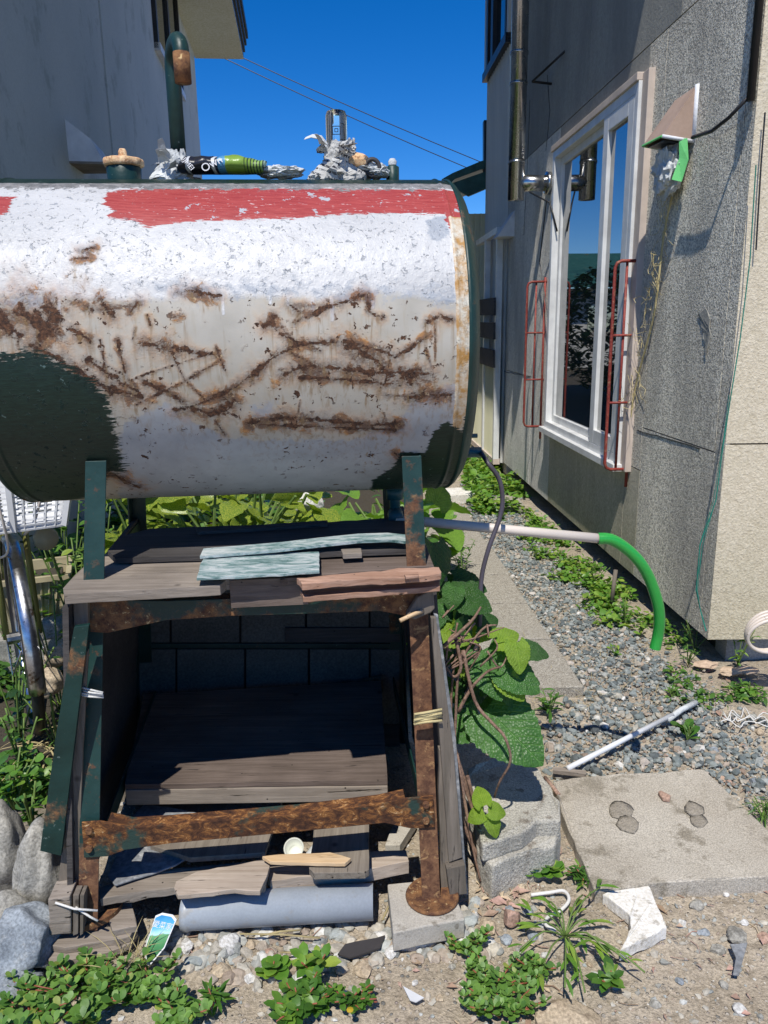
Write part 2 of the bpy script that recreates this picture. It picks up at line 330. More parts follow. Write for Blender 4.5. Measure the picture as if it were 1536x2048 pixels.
M['soil'] = soil()
def stones(name, st, bs=90):
    n = N(name); v = n.obj(); c = n.ramp(n.isl(), st); c = n.mix(.35, c, n.ramp(n.noise(v, 70, 5, .65), [(.3, (.1, .1, .1)), (.7, (.9, .9, .9))]), 'OVERLAY')
    return n.out(c, .85, 0, n.bump(n.noise(v, bs, 5, .6), .5, .003), .25)
M['gravel'] = stones('blue_grey_gravel', [(0, (.09, .10, .10)), (.22, (.15, .175, .17)), (.45, (.22, .245, .235)), (.66, (.30, .315, .295)), (.82, (.38, .345, .28)), (.93, (.27, .20, .15)), (1, (.60, .58, .53))])
M['rubble'] = stones('mixed_rubble', [(0, (.24, .26, .25)), (.2, (.34, .32, .27)), (.4, (.42, .38, .31)), (.6, (.33, .26, .20)), (.75, (.48, .44, .36)), (.9, (.30, .33, .32)), (1, (.66, .63, .57))])
M['litter'] = stones('dry_litter', [(0, (.34, .24, .17)), (.3, (.42, .27, .22)), (.6, (.25, .17, .11)), (.8, (.52, .42, .28)), (1, (.40, .22, .18))])
def rock(name, c1, c2, c3): return mottled(name, c1, c2, tuple(.5 * (a + b) for a, b in zip(c3, c1)), 14, .88, 0, 70, .6, .004, .25, False, .3)
M['rock_grey'] = rock('grey_field_stone', (.24, .23, .20), (.38, .36, .31), (.16, .15, .13)); M['rock_blue'] = rock('blue_grey_field_stone', (.17, .19, .21), (.30, .33, .35), (.42, .43, .42))
M['rock_tan'] = rock('tan_stone', (.36, .28, .19), (.50, .41, .29), (.24, .18, .13)); M['rock_white'] = rock('whitish_stone', (.46, .45, .42), (.62, .60, .56), (.33, .32, .30))
M['rock_red'] = rock('reddish_stone', (.30, .19, .14), (.42, .28, .21), (.2, .13, .1))
# --- metals, plastics
def plain(name, col, rough=.5, metal=0., bs=40, b=.1, var=.25, spec=.4, world=False):
    n = N(name); v = n.obj(); c = n.mix(n.mr(n.noise(v, 9, 4), .3, .7), tuple(q * (1 - var) for q in col), col)
    return n.out(c, n.mr(n.noise(v, 25, 4), .3, .7, rough * .8, min(1, rough * 1.25)), metal, n.bump(n.noise(v, bs, 4), b, .002), spec)
M['steel'] = plain('stainless_flue', (.52, .52, .52), .24, 1, 6, .12, .3); M['chrome'] = mottled('worn_chrome', (.30, .30, .31), (.60, .60, .60), (.12, .09, .07), 9, .28, 1, 20, .3)
M['white_frame'] = plain('white_window_frame', (.74, .74, .72), .35); M['pink_trim'] = plain('weathered_pink_trim', (.62, .52, .44), .7)
M['redtube'] = mottled('red_oxide_tube', (.20, .035, .025), (.27, .05, .04), (.30, .13, .08), 14, .55, 0, 60, .2)
M['pvc_grey'] = mottled('scuffed_grey_pvc', (.30, .33, .36), (.38, .41, .44), (.33, .33, .32), 5, .42, 0, 90, .12, .001, .4, False, .05); M['pvc_beige'] = plain('beige_pvc', (.66, .58, .50), .4, 0, 8, .05, .1)
M['black'] = plain('black_plastic', (.018, .018, .020), .45); M['purple_hose'] = plain('faded_dark_hose', (.075, .065, .080), .4, 0, 30, .2)
M['white_plastic'] = plain('white_plastic', (.72, .73, .74), .45); M['cup'] = plain('cup_offwhite', (.66, .68, .62), .5)
M['rope'] = plain('white_rope', (.75, .73, .68), .9, 0, 300, .6); M['yellowtape'] = plain('yellow_twine', (.58, .48, .24), .8, 0, 200, .8); M['tealthread'] = plain('teal_twine', (.02, .22, .16), .8)
M['orange_cap'] = mottled('faded_orange_cap', (.60, .36, .17), (.72, .52, .32), (.40, .20, .09), 20, .7, 0, 80, .6, .004)
M['greentape'] = plain('green_tape', (.16, .62, .20), .6, 0, 60, .6); M['caulk'] = plain('white_caulk', (.72, .74, .78), .6, 0, 60, 1.); M['hood'] = mottled('brown_vent_hood', (.33, .235, .18), (.40, .29, .23), None, 7, .55, 0, 40, .1, .002, .35, False, .04)
M['planter'] = plain('beige_planter', (.42, .36, .22), .6); M['bike_green'] = plain('bicycle_olive', (.20, .20, .06), .35); M['slate'] = mottled('grey_slate_sheet', (.17, .18, .19), (.25, .26, .27), (.34, .34, .34), 8, .7, 0, 40, .3)
M['tape_teal'] = plain('teal_valve_paint', (.012, .08, .10), .4); M['raggrey'] = plain('dark_liner_sheet', (.05, .045, .045), .6)
def hosegreen():
    n = N('green_braided_hose'); v = n.obj(); a = n.m('SINE', n.m('MULTIPLY', n.m('ADD', n.xyz(v)[0], n.xyz(v)[2]), 900.)); b = n.m('SINE', n.m('MULTIPLY', n.m('SUBTRACT', n.xyz(v)[0], n.xyz(v)[2]), 900.))
    k = n.mr(n.m('MULTIPLY', a, b), -.6, .6, 0, 1); c = n.mix(k, (.015, .24, .035), (.035, .38, .06)); n.set(n.b.inputs['Subsurface Weight'], 0.)
    return n.out(c, .3, 0, None, .5)
M['hosegreen'] = hosegreen()
def glass():
    n = N('dark_window_glass'); v = n.pos(); n.set(n.b.inputs['IOR'], 2.7)
    return n.out((.012, .016, .018), .015, 0, n.bump(n.noise(v, .8, 2), .02, .02), 1.)
M['glass'] = glass()
def clearglass():
    n = N('clear_jar_glass'); n.set(n.b.inputs['Transmission Weight'], 1.); n.set(n.b.inputs['IOR'], 1.45); return n.out((.93, .95, .96), .03, 0)
M['jar'] = clearglass()
def paper(name, printed=True, tint=(.60, .59, .55)):
    n = N(name); v = n.obj(); c = n.mix(n.mr(n.noise(v, 12, 5), .35, .65), tuple(q * .6 for q in tint), tint)
    if printed:
        rows = n.mr(n.m('SINE', n.m('MULTIPLY', n.m('ADD', n.xyz(v)[2], n.m('MULTIPLY', n.xyz(v)[0], .35)), 520.)), .1, .3)
        ch = n.mr(n.noise(v, 260, 2, .5), .47, .50); zone = n.mr(n.noise(v, 11, 2), .44, .47)
        c = n.mix(n.m('MULTIPLY', n.m('MULTIPLY', rows, ch), zone), c, (.04, .04, .05))
    return n.out(c, .8, 0, n.bump(n.noise(v, 60, 5, .7), .7, .006), .3)
M['paper'] = paper('crumpled_newspaper'); M['plastic_rag'] = paper('crumpled_white_plastic', False, (.62, .64, .63))
def corr(name, c1, c2, fr=75, rough=.55):
    n = N(name); v = n.pos(); c = n.mix(n.mr(n.noise(n.sc(v, (1, 1, .2)), 3, 5), .35, .65), c1, c2); return n.out(c, rough, 0, n.bump(n.noise(v, 30, 3), .1, .002), .3)
M['siding'] = corr('ribbed_steel_siding', (.50, .51, .49), (.60, .60, .56)); M['siding_yellow'] = corr('yellowish_siding', (.52, .50, .34), (.60, .58, .42))
M['farwall'] = plain('far_house_wall', (.62, .60, .54), .8)
# --- leaves
def vein_leaf(name, c1, c2, trans=.25):
    n = N(name); v = n.nd('TexCoord').outputs['Object']; q = n.xyz(v); ay = n.m('ABSOLUTE', q[1]); w = n.m('MULTIPLY_ADD', n.m('SUBTRACT', n.noise(v, 6, 2), .5), .06, n.m('MULTIPLY_ADD', ay, -1.1, q[0]))
    side = n.mr(n.m('ABSOLUTE', n.m('SUBTRACT', n.m('FRACT', n.m('MULTIPLY', w, 7.)), .5)), .03, .10, 1, 0); mid = n.mr(ay, .004, .014, 1, 0); ve = n.m('MAXIMUM', side, mid)
    f = n.mr(n.noise(v, 3, 5, .6), .3, .7); c = n.mix(f, c1, c2); c = n.mix(n.mr(n.noise(v, 9, 6, .7), .6, .68, 0, .6), c, tuple(x * .5 for x in c1)); c = n.mix(n.m('MULTIPLY', ve, .35), c, tuple(min(1, x * 1.9 + .02) for x in c2))
    cell = n.vor(v, 26); n.out(c, .42, 0, n.bump(n.m('SUBTRACT', n.m('MULTIPLY', cell, .35), ve), .5, .012), .4)
    tr = n.nd('BsdfTranslucent'); n.set(tr.inputs[0], n.mix(1., c, (1.5, 1.7, .5), 'MULTIPLY')); ms = n.nd('MixShader'); ms.inputs[0].default_value = trans
    n.t.links.new(n.b.outputs[0], ms.inputs[1]); n.t.links.new(tr.outputs[0], ms.inputs[2]); n.t.links.new(ms.outputs[0], n.t.nodes['Material Output'].inputs[0]); return n.mat
def leaf(name, st, rough=.42, trans=.25, spot=None, vein=True):
    n = N(name); v = n.obj(); c = n.ramp(n.isl(), st)
    if spot: c = n.mix(n.mr(n.noise(v, 70, 3, .6, .4), .49, .54), c, spot)
    else: c = n.mix(n.mr(n.noise(v, 30, 4), .35, .65, 0, .5), c, tuple(q * .55 for q in st[0][1]))
    n.out(c, rough, 0, n.bump(n.noise(v, 90, 3), .3, .002), .45)
    tr = n.nd('BsdfTranslucent'); n.set(tr.inputs[0], n.mix(1., c, (1.5, 1.7, .5), 'MULTIPLY')); ms = n.nd('MixShader'); ms.inputs[0].default_value = trans
    n.t.links.new(n.b.outputs[0], ms.inputs[1]); n.t.links.new(tr.outputs[0], ms.inputs[2]); n.t.links.new(ms.outputs[0], n.t.nodes['Material Output'].inputs[0]); return n.mat
M['leaf'] = leaf('weed_leaves', [(0, (.045, .12, .018)), (.5, (.08, .20, .03)), (1, (.17, .30, .04))])
M['leaf_light'] = leaf('light_weed_leaves', [(0, (.09, .22, .03)), (.5, (.16, .32, .04)), (1, (.30, .38, .06))])
M['leaf_dark'] = leaf('dark_leaves', [(0, (.02, .06, .015)), (.5, (.035, .09, .022)), (1, (.07, .15, .03))])
M['leaf_vine'] = leaf('vine_leaf', [(0, (.05, .15, .025)), (1, (.08, .20, .035))]); M['leaf_vine_y'] = leaf('vine_leaf_yellow', [(0, (.24, .36, .03)), (1, (.30, .42, .04))], trans=.35)
M['leaf_gold'] = leaf('yellowed_leaf', [(0, (.55, .40, .03)), (1, (.6, .42, .04))])
M['aucuba'] = leaf('variegated_leaf', [(0, (.05, .13, .02)), (1, (.09, .20, .03))], .25, .3, (.42, .44, .06))
M['purslane'] = leaf('purslane_leaves', [(0, (.07, .17, .03)), (.5, (.15, .29, .05)), (.85, (.19, .34, .07)), (1, (.34, .38, .08))], .5, .22)
M['straw'] = leaf('dry_straw', [(0, (.42, .34, .16)), (1, (.58, .48, .26))], .8, .2); M['stem_red'] = plain('red_stem', (.30, .09, .05), .5)
M['stem'] = plain('green_stem', (.14, .22, .05), .6); M['cane'] = mottled('brown_vine_cane', (.16, .095, .065), (.28, .18, .13), (.09, .055, .04), 20, .8, 0, 90, .8, .004); M['cane_dark'] = mottled('grey_vine_trunk', (.10, .08, .07), (.19, .155, .135), None, 20, .9, 0, 60, 1, .006)

# ================================================================ GROUND
def gz(x, y):
    k = 0 if y > 9 or abs(x) > 3 else 1
    return -.012 + k * (.016 * mn.noise(Vector((x * 2.2, y * 2.2, 0))) + .009 * mn.noise(Vector((x * 9, y * 9, 3))) + .005 * mn.noise(Vector((x * 30, y * 30, 7))))
xs = [-300, -60, -15, -6, -3.5] + list(np.arange(-2.4, -1.2, .06)) + list(np.arange(-1.2, 1.5, .018)) + [1.6, 1.8, 2.2, 3, 6, 15, 60, 300]
ys = [-60, -10, -2, 0, .5] + list(np.arange(.8, 2.8, .018)) + list(np.arange(2.8, 7, .06)) + [7.5, 8, 9, 12, 20, 60, 300, 900]
nx, ny = len(xs), len(ys)
V = np.array([(x, y, gz(x, y)) for y in ys for x in xs]); i = np.arange((nx - 1) * (ny - 1)); a = (i // (nx - 1)) * nx + i % (nx - 1)
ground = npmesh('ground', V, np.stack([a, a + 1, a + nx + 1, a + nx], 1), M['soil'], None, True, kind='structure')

# stones: a few prototypes reused through numpy for the uncountable gravel
def ico(sub):
    import bmesh
    bm = bmesh.new(); bmesh.ops.create_icosphere(bm, subdivisions=sub, radius=1); v = np.array([q.co[:] for q in bm.verts]); f = np.array([[w.index for w in q.verts] for q in bm.faces]); bm.free(); return v, f
I1, I2, I3 = ico(1), ico(2), ico(4)
def stone_v(base, seed, flat=.6, ang=.35, cuts=True):
    r = random.Random(seed); v = base.copy()
    for k in range(7 if cuts else 0):          # cut faces give broken-stone planes
        n = np.array([r.gauss(0, 1) for _ in range(3)]); n /= np.linalg.norm(n); d = r.uniform(.55, .9); q = v @ n; m = q > d; v[m] -= np.outer(q[m] - d, n)
    nz = np.array([mn.noise(Vector(p * 1.7) + Vector((seed * 3.1, 0, 0))) for p in base]); v *= (1 + ang * nz)[:, None]
    v[:, 1] *= r.uniform(.6, .95); v[:, 2] *= flat; return v
PROT = [stone_v(I1[0], s, random.uniform(.45, .75), .3) for s in range(14)]
PROT2 = [stone_v(I2[0], 40 + s, random.uniform(.45, .75), .3) for s in range(10)]
def scatter(name, pts, sizes, mat, protos, faces, **k):
    Vs, Fs, b = [], [], 0
    for (p, s) in zip(pts, sizes):
        v = protos[int(rng.integers(len(protos)))]; a = rng.uniform(0, 6.28); t = rng.normal(0, .3, 2)
        Rm = np.array(Matrix.Rotation(a, 3, 'Z') @ Matrix.Rotation(t[0], 3, 'X') @ Matrix.Rotation(t[1], 3, 'Y'))
        Vs.append((v @ Rm.T) * s + np.array(p)); Fs.append(faces + b); b += len(v)
    return npmesh(name, np.concatenate(Vs), np.concatenate(Fs), mat, **k)
def inpoly(x, y, poly):
    c = False; n = len(poly)
    for i in range(n):
        x1, y1 = poly[i][:2]; x2, y2 = poly[(i + 1) % n][:2]
        if (y1 > y) != (y2 > y) and x < (x2 - x1) * (y - y1) / (y2 - y1) + x1: c = not c
    return c
XRf = lambda Y: .735 - (Y - 2.6) * .052
def fill(poly, count):
    X = [p[0] for p in poly]; Y = [p[1] for p in poly]; out = []
    while len(out) < count:
        x, y = rng.uniform(min(X), max(X)), rng.uniform(min(Y), max(Y))
        if inpoly(x, y, poly): out.append((x, y))
    return out
GP = [G(1165, 1400), G(1090, 1480), G(1110, 1550), G(1390, 1535), G(1536, 1620), G(1536, 1480), G(1330, 1330), G(1240, 1230), G(1120, 1120), G(1050, 1040), G(980, 950), G(930, 985), G(945, 1040), G(990, 1130), G(1050, 1230)]
P0 = [(x + rng.normal(0, .035), y + rng.normal(0, .05)) for x, y in fill(GP, 13500)] + [(x + rng.normal(0, .1), y + rng.normal(0, .12)) for x, y in fill(GP, 2500)]
P0 = [q for q in P0 if not (q[1] > 2.58 and q[0] < XRf(q[1])) and not inpoly(q[0], q[1], [G(*a) for a in ((1107, 1563), (1408, 1538), (1620, 1740), (1190, 1782))])]
scatter('gravel', [(x, y, gz(x, y) + rng.uniform(.0, .012)) for x, y in P0], [min(.026, .0035 + rng.exponential(.0048)) for _ in P0], M['gravel'], PROT, I1[1], kind='stuff', label='blue grey gravel strewn beside the paving', cat='gravel')
FG = [(-1.3, .8), (1.4, .8), (1.5, 2.3), (.4, 2.3), (.2, 1.9), (-.9, 2.0)]
P1 = fill(FG, 5200)
scatter('pebbles', [(x, y, gz(x, y) + .001) for x, y in P1], [min(.014, .0025 + rng.exponential(.0030)) for _ in P1], M['rubble'], PROT, I1[1], kind='stuff', label='small mixed pebbles and grit on the dry soil', cat='pebbles')
# rubble band under the front of the stand
RB = [G(270, 1880), G(380, 1850), G(780, 1830), G(960, 1800), G(1010, 1900), G(700, 1930), G(560, 1960), G(440, 1960), G(330, 1930)]
P2 = fill(RB, 240)
scatter('rubble', [(x, y, gz(x, y) + .004) for x, y in P2], [abs(rng.normal(.010, .005)) + .005 for _ in P2], M['rubble'], PROT2, I2[1], kind='stuff', label='stony rubble along the foot of the tank stand', cat='rubble')
Vl, Fl = [], []
P3 = fill([G(1100, 1480), G(1536, 1400), G(1536, 2048), G(760, 2048), G(760, 1800), G(1000, 1750)], 170) + fill([G(1340, 1330), G(1500, 1330), G(1500, 1380), G(1380, 1380)], 40) + fill([G(960, 1740), G(1060, 1760), G(1010, 1830), G(940, 1830)], 50)
for x, y in P3:
    s = rng.uniform(.003, .014) * (1 + (rng.random() < .12)); a = rng.uniform(0, 6.28); w = s * rng.uniform(.2, .6); z = gz(x, y) + .006; b = len(Vl); c_, s_ = math.cos(a), math.sin(a)
    for (u, q, h) in ((-s, 0, 0), (0, -w, .004), (s, 0, .001), (0, w, .007)): Vl.append((x + u * c_ - q * s_, y + u * s_ + q * c_, z + h * rng.uniform(0, 1.3)))
    Fl += [(b, b + 1, b + 2, b + 3)]
mesh('leaf_litter', Vl, Fl, M['litter'], kind='stuff', label='dry brown and pinkish leaf litter on the soil', cat='leaf litter')

# paving path
path = empty('garden_path', kind='structure')
XR = lambda Y: .735 - (Y - 2.6) * .052
jy = [2.60, 3.05, 3.49, 3.93, 4.52, 5.10, 5.60]
for k in range(6):
    y0, y1 = jy[k] + .004, jy[k + 1] - .004; dx = random.uniform(-.008, .008)
    p = [(XR(y0) - .42 + dx, y0, .032), (XR(y0) + dx, y0, .032), (XR(y1) + dx, y1, .030), (XR(y1) - .42 + dx, y1, .032)]
    MB().prism(jag(p, .04, .004, k), (0, 0, -.07)).build('slab', M['granite'], path, bevel=.004)
def slab(name, pts, z, th, mat, st=.03, amp=.003, bev=.003, **k):
    return MB().prism(jag([G(x, y, z) for x, y in pts], st, amp, pts[0][0]), (0, 0, -th)).build(name, mat, bevel=bev, **k)
slab('curb_stone', [(865, 978), (948, 973), (950, 988), (870, 993)], .05, .08, M['plaster'], label='pale yellowish curb stone at the far end of the path', cat='curb stone')
slab('step_stone', [(985, 992), (1035, 990), (1050, 1012), (990, 1016)], .04, .07, M['granite'], label='grey stepping stone among weeds near the far wall', cat='stone slab')
pad = slab('paving_slab', [(1107, 1563), (1180, 1552), (1408, 1538), (1536, 1660), (1620, 1740), (1536, 1752), (1330, 1764), (1190, 1782), (1165, 1720), (1130, 1640)], .025, .06, M['pad'], .04, .006, label='large worn concrete slab with two muddy footprints', cat='paving slab')
def lump(name, c, rx, ry, rz, seed, mat, rot=0, parent=None, sub=I3, ang=.25, flat=1, smooth=True, tilt=0, cuts=True, **k):
    v = stone_v(sub[0], seed, 1, ang, cuts); v[:, 1] /= max(.001, np.abs(v[:, 1]).max()); Rm = np.array(Matrix.Rotation(rot, 3, 'Z') @ Matrix.Rotation(tilt, 3, 'Y'))
    v = (v * np.array((rx, ry, rz))) @ Rm.T; loc = Vector(c); me = npmesh(name, v, sub[1], mat, parent, smooth, **k); me.location = loc - (pad.location if parent is pad else Vector((0, 0, 0))); return me
for x, y, r_ in ((1250, 1637, 1.3), (1394, 1632, 1.1)):
    for dx, dy, s in ((-8, -16, 1), (5, 10, .85)): lump('mud_print', G(x + dx, y + dy, .025), .026 * s * r_, .036 * s * r_, .0022, int(x + dy), M['mud'], -.35, pad, I2)
cb = empty('broken_curb_block', G(1030, 1640), label='broken grey curb block split into two layers beside the vine', cat='concrete block')
def sub(name, pts, z, th, mat, par, seed=0, amp=.006):
    c = par.location
    MB().prism([p - c for p in jag([G(x, y, z) for x, y in pts], .025, amp, seed)], (0, 0, -th)).build(name, mat, par, bevel=.006)
sub('upper_layer', [(935, 1535), (1010, 1510), (1062, 1518), (1120, 1600), (1122, 1640), (1075, 1640), (1045, 1665), (1000, 1680), (965, 1690), (930, 1600)], .135, .05, M['curb'], cb, 3, .010)
sub('lower_layer', [(945, 1620), (1060, 1590), (1115, 1625), (1122, 1668), (1110, 1692), (1030, 1712), (985, 1735), (955, 1700)], .085, .10, M['curb'], cb, 9, .005)
slab('concrete_chip', [(1205, 1788), (1240, 1776), (1296, 1768), (1334, 1856), (1300, 1872), (1240, 1900), (1262, 1855), (1258, 1828), (1225, 1802)], .022, .03, M['plaster'], .012, .004, .002, label='angular white broken mortar piece on the soil below the large slab', cat='concrete piece')
# flat half-buried slab near the bottom edge
lump('round_flat_stone', G(1135, 2045, 0), .085, .05, .02, 5, M['rock_tan'], .1, ang=.1, label='smooth flat tan stone half buried at the bottom edge', cat='stone')
# big field stones at left
for n_, (px, py, z, rx, ry, rz, sd, mt, lb, rot, tl) in enumerate([
    (78, 1750, .10, .055, .07, .125, 11, 'rock_grey', 'tall upright oval grey stone leaning on the green board', .3, .12),
    (12, 1700, .10, .055, .07, .12, 12, 'rock_grey', 'grey stone cut by the left edge, above the other stones', .3, 0),
    (50, 1885, .05, .085, .07, .085, 13, 'rock_blue', 'large blue grey boulder left of the wooden blocks', .2, 0),
    (12, 1838, .06, .055, .05, .06, 14, 'rock_grey', 'small rough stone between boulder and left edge', .9, 0),
    (10, 1990, .0, .075, .06, .04, 15, 'rock_blue', 'low dark stone in the shade at bottom left corner', .9, 0),
    (95, 1365, .25, .05, .05, .05, 16, 'rock_tan', 'pinkish tan stone among the left weeds by the bicycle tyre', .5, 0),
    (125, 1310, .24, .07, .04, .04, 17, 'rock_tan', 'long tan stone behind the green board edge', 1, 0),
    (105, 1255, .16, .15, .06, .04, 18, 'rock_grey', 'flat grey stone below the beige planter', .6, 0),
    (620, 1008, .42, .07, .06, .055, 19, 'rock_white', 'pale stone sitting among the variegated shrub leaves', .4, 0)]):
    Yd = {16: 2.35, 17: 2.5, 18: 2.75, 19: 3.45}.get(sd)
    c = D(px, py, Yd) if Yd else G(px, py, z)
    lump('boulder' if rx > .06 else 'stone', c, rx, ry, rz, sd, M[mt], rot, tilt=tl, cuts=sd in (13, 19), label=lb, cat='stone')
SM = [(372, 1890, 24, 'rock_white', 'whitish angular stone by the near end of the grey pipe'), (455, 1893, 34, 'rock_white', 'largest pale grey stone below the grey pipe'), (405, 1895, 15, 'rock_tan', 'brown stone between two pale stones below the pipe'),
      (440, 1935, 26, 'rock_tan', 'pinkish tan flat stone under the pale grey stones'), (500, 1945, 16, 'rock_white', None), (535, 1900, 18, 'rock_red', None), (500, 1880, 14, 'rock_tan', None), (720, 1880, 22, 'rock_tan', 'yellowish stone left of the concrete foot block'),
      (682, 1900, 20, 'rock_white', 'oval blue white stone below the right end of the pipe'), (726, 1935, 26, 'rock_tan', 'greenish tan flat pebble in front of the concrete foot block'), (785, 1895, 22, 'rock_white', 'rough pale mortar lump at the concrete foot block corner'),
      (1048, 1795, 18, 'rock_tan', 'brown stone against the white string'), (975, 1855, 24, 'rock_tan', 'yellow brown stone right of the concrete foot block'), (1020, 1822, 20, 'rock_blue', 'blue grey stone beside the orange brown cup'),
      (1058, 1820, 15, 'rock_blue', None), (1012, 1875, 16, 'rock_blue', None), (1065, 1870, 16, 'rock_blue', None), (1045, 1775, 12, 'rock_tan', None), (950, 1830, 14, 'rock_white', None), (905, 1925, 10, 'rock_grey', None),
      (1408, 1852, 14, 'rock_blue', 'small blue grey stone above its pair on the right soil'), (1438, 1885, 18, 'rock_grey', 'angular grey white stone on the right soil'), (1472, 1865, 26, 'rock_grey', 'broad brownish grey stone flush in the right soil'),
      (1366, 1832, 10, 'rock_white', None), (1490, 1838, 10, 'rock_white', None), (1530, 1865, 16, 'rock_red', None), (1395, 1800, 18, 'rock_grey', None), (1320, 1780, 9, 'rock_blue', None), (1452, 1775, 9, 'rock_white', None), (1500, 1520, 14, 'rock_tan', None), (1430, 1495, 14, 'rock_blue', 'blue stone near the plantain by the white stick'),
      (1520, 1460, 12, 'rock_tan', None), (1460, 1560, 12, 'rock_red', None), (1510, 1555, 14, 'rock_blue', None), (1156, 1158, 10, 'rock_tan', None), (1140, 1185, 13, 'rock_grey', None), (1085, 1195, 9, 'rock_tan', None), (1405, 1660, 8, 'rock_red', None), (20, 1925, 14, 'rock_grey', None),
      (560, 1935, 20, 'rock_white', None), (590, 1870, 12, 'rock_grey', None), (640, 1885, 14, 'rock_tan', None), (480, 1860, 12, 'rock_red', None), (830, 1960, 9, 'rock_white', None), (880, 1990, 10, 'rock_tan', None), (1360, 1950, 12, 'rock_blue', None), (1180, 1920, 9, 'rock_tan', None), (1450, 1960, 12, 'rock_grey', None), (1310, 2000, 14, 'rock_grey', None), (1480, 2010, 16, 'rock_white', None), (1040, 1895, 13, 'rock_grey', None), (1090, 1905, 10, 'rock_white', None)]
SEEN = set()
for k, (px, py, r, mt, lb) in enumerate(SM):
    p = G(px, py, .0); s = r / FPX * (p - O).length * .78
    if not lb:
        lm_ = min((((px - a) ** 2 + (py - b) ** 2), w) for a, b, w in ((560, 1860, 'under the grey pipe'), (850, 1860, 'by the concrete foot block'), (1270, 1840, 'by the white mortar piece'), (1450, 1860, 'beside the angular grey white stone'), (1040, 1830, 'by the white string'), (1480, 1520, 'on the gravel right of the big slab'), (1120, 1180, 'on the gravel beside the path'), (60, 1900, 'beside the blue grey boulder'), (1480, 1990, 'near the bottom right corner'), (1000, 1950, 'next to the purslane mat'), (640, 1950, 'by the reddish green weed'), (1320, 1980, 'on the bare soil at the bottom')))[1]
        lb = ('small ' if r < 14 else 'palm sized ') + {'rock_white': 'whitish', 'rock_tan': 'tan', 'rock_blue': 'blue grey', 'rock_grey': 'dull grey', 'rock_red': 'reddish brown'}[mt] + ' stone ' + lm_
        if lb in SEEN: lb = lb.replace(' stone ', ' flattish stone ')
        if lb in SEEN: lb = lb.replace('flattish', 'rounded')
        SEEN.add(lb)
    o = lump('stone', (p.x, p.y, gz(p.x, p.y) + s * .22), s, s * .85, s * .55, 60 + k, M[mt], random.uniform(0, 3), sub=I2, smooth=False, label=lb, cat='stone', group='loose stones on the soil')

# ================================================================ RIGHT HOUSE
house = empty('stucco_house', HC, label='grey and cream roughcast house with a white sliding window', cat='house')
HX = Vector((math.cos(R(-1.2)), math.sin(R(-1.2)), 0))          # direction of the front face
def hb(mb, name, mat, parent=house, bevel=0, smooth=False, **k):
    base = HC if parent is not None else Vector((0, 0, 0))
    mb.v = [tuple(Vector(q) - base) for q in mb.v]; return mb.build(name, mat, parent, smooth, bevel, **k)
def wq(t0, t1, z0, z1, out, th): 
    return MB().prism([HW(t0, out, z0), HW(t1, out, z0), HW(t1, out, z1), HW(t0, out, z1)], -HN * th)
ZT = 6.0; Z0 = .11
wt0, wz_b = HP(1250, 925); wt1, _ = HP(1103, 850); wzt = HP(1300, 158)[1]
wt0 = .5 * (HP(1300, 150)[0] + HP(1250, 930)[0]); wt1 = .5 * (HP(1120, 310)[0] + HP(1100, 850)[0]); wzb = .5 * (HP(1250, 930)[1] + HP(1100, 850)[1]); wzt = .5 * (HP(1300, 150)[1] + HP(1120, 310)[1])
sA = HP(1430, 905)[0]; zj = HP(1430, 905)[1]; sB = HP(1276, 1000)[0]; sC = HP(1345, 300)[0]; TE = 4.05
zt2 = .5 * (HP(1352, 38)[1] + HP(1200, 184)[1]); sD = HP(1121, 255)[0] + .0; sL = HP(1065, 700)[0]
g = .003
hb(MB().prism([HW(.02, -.02, Z0 + .02), HW(TE, -.02, Z0 + .02), HW(TE, -.02, ZT), HW(.02, -.02, ZT)], -HN * .03), 'backing', M['dark'])
def panel(t0, t1, z0, z1, mt): hb(wq(t0 + g, t1 - g, z0 + g, z1 - g, 0, .018), 'wall_panel', M[mt])
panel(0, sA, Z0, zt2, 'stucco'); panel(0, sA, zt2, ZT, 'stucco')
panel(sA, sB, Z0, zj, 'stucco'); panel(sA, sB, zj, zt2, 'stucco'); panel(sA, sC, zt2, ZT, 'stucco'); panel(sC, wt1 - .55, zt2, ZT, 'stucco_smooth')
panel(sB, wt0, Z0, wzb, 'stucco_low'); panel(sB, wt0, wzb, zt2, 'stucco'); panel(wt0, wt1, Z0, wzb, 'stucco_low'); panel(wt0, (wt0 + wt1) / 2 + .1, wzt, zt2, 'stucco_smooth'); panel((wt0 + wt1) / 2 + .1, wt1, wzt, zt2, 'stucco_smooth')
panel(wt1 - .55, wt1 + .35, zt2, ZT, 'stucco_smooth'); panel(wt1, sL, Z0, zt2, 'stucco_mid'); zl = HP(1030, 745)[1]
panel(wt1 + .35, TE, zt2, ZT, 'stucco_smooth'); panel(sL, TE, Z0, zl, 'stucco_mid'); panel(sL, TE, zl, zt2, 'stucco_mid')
t_, z_ = HP(1415, 665); 
hb(MB().prism(jag([HW(t_ + a_, .0035, z_ + b_) for a_, b_ in ((.03, .09), (-.02, .05), (-.03, -.02), (-.01, -.10), (.015, -.03), (.05, .02), (.09, .07))], .012, .008), -HN * .002), 'chipped_patch', M['stucco_smooth'])
for l_ in (((1003, 742), (1030, 748), (1060, 755)), ((1275, 860), (1330, 875), (1400, 898)), ((1095, 150), (1100, 220), (1092, 300)), ((1060, 200), (1055, 330), (1048, 470))): hb(MB().tube(smooth_([HW(HP(*q_)[0], .001, HP(*q_)[1]) for q_ in l_]), .0022, 4), 'crack', M['dark'])
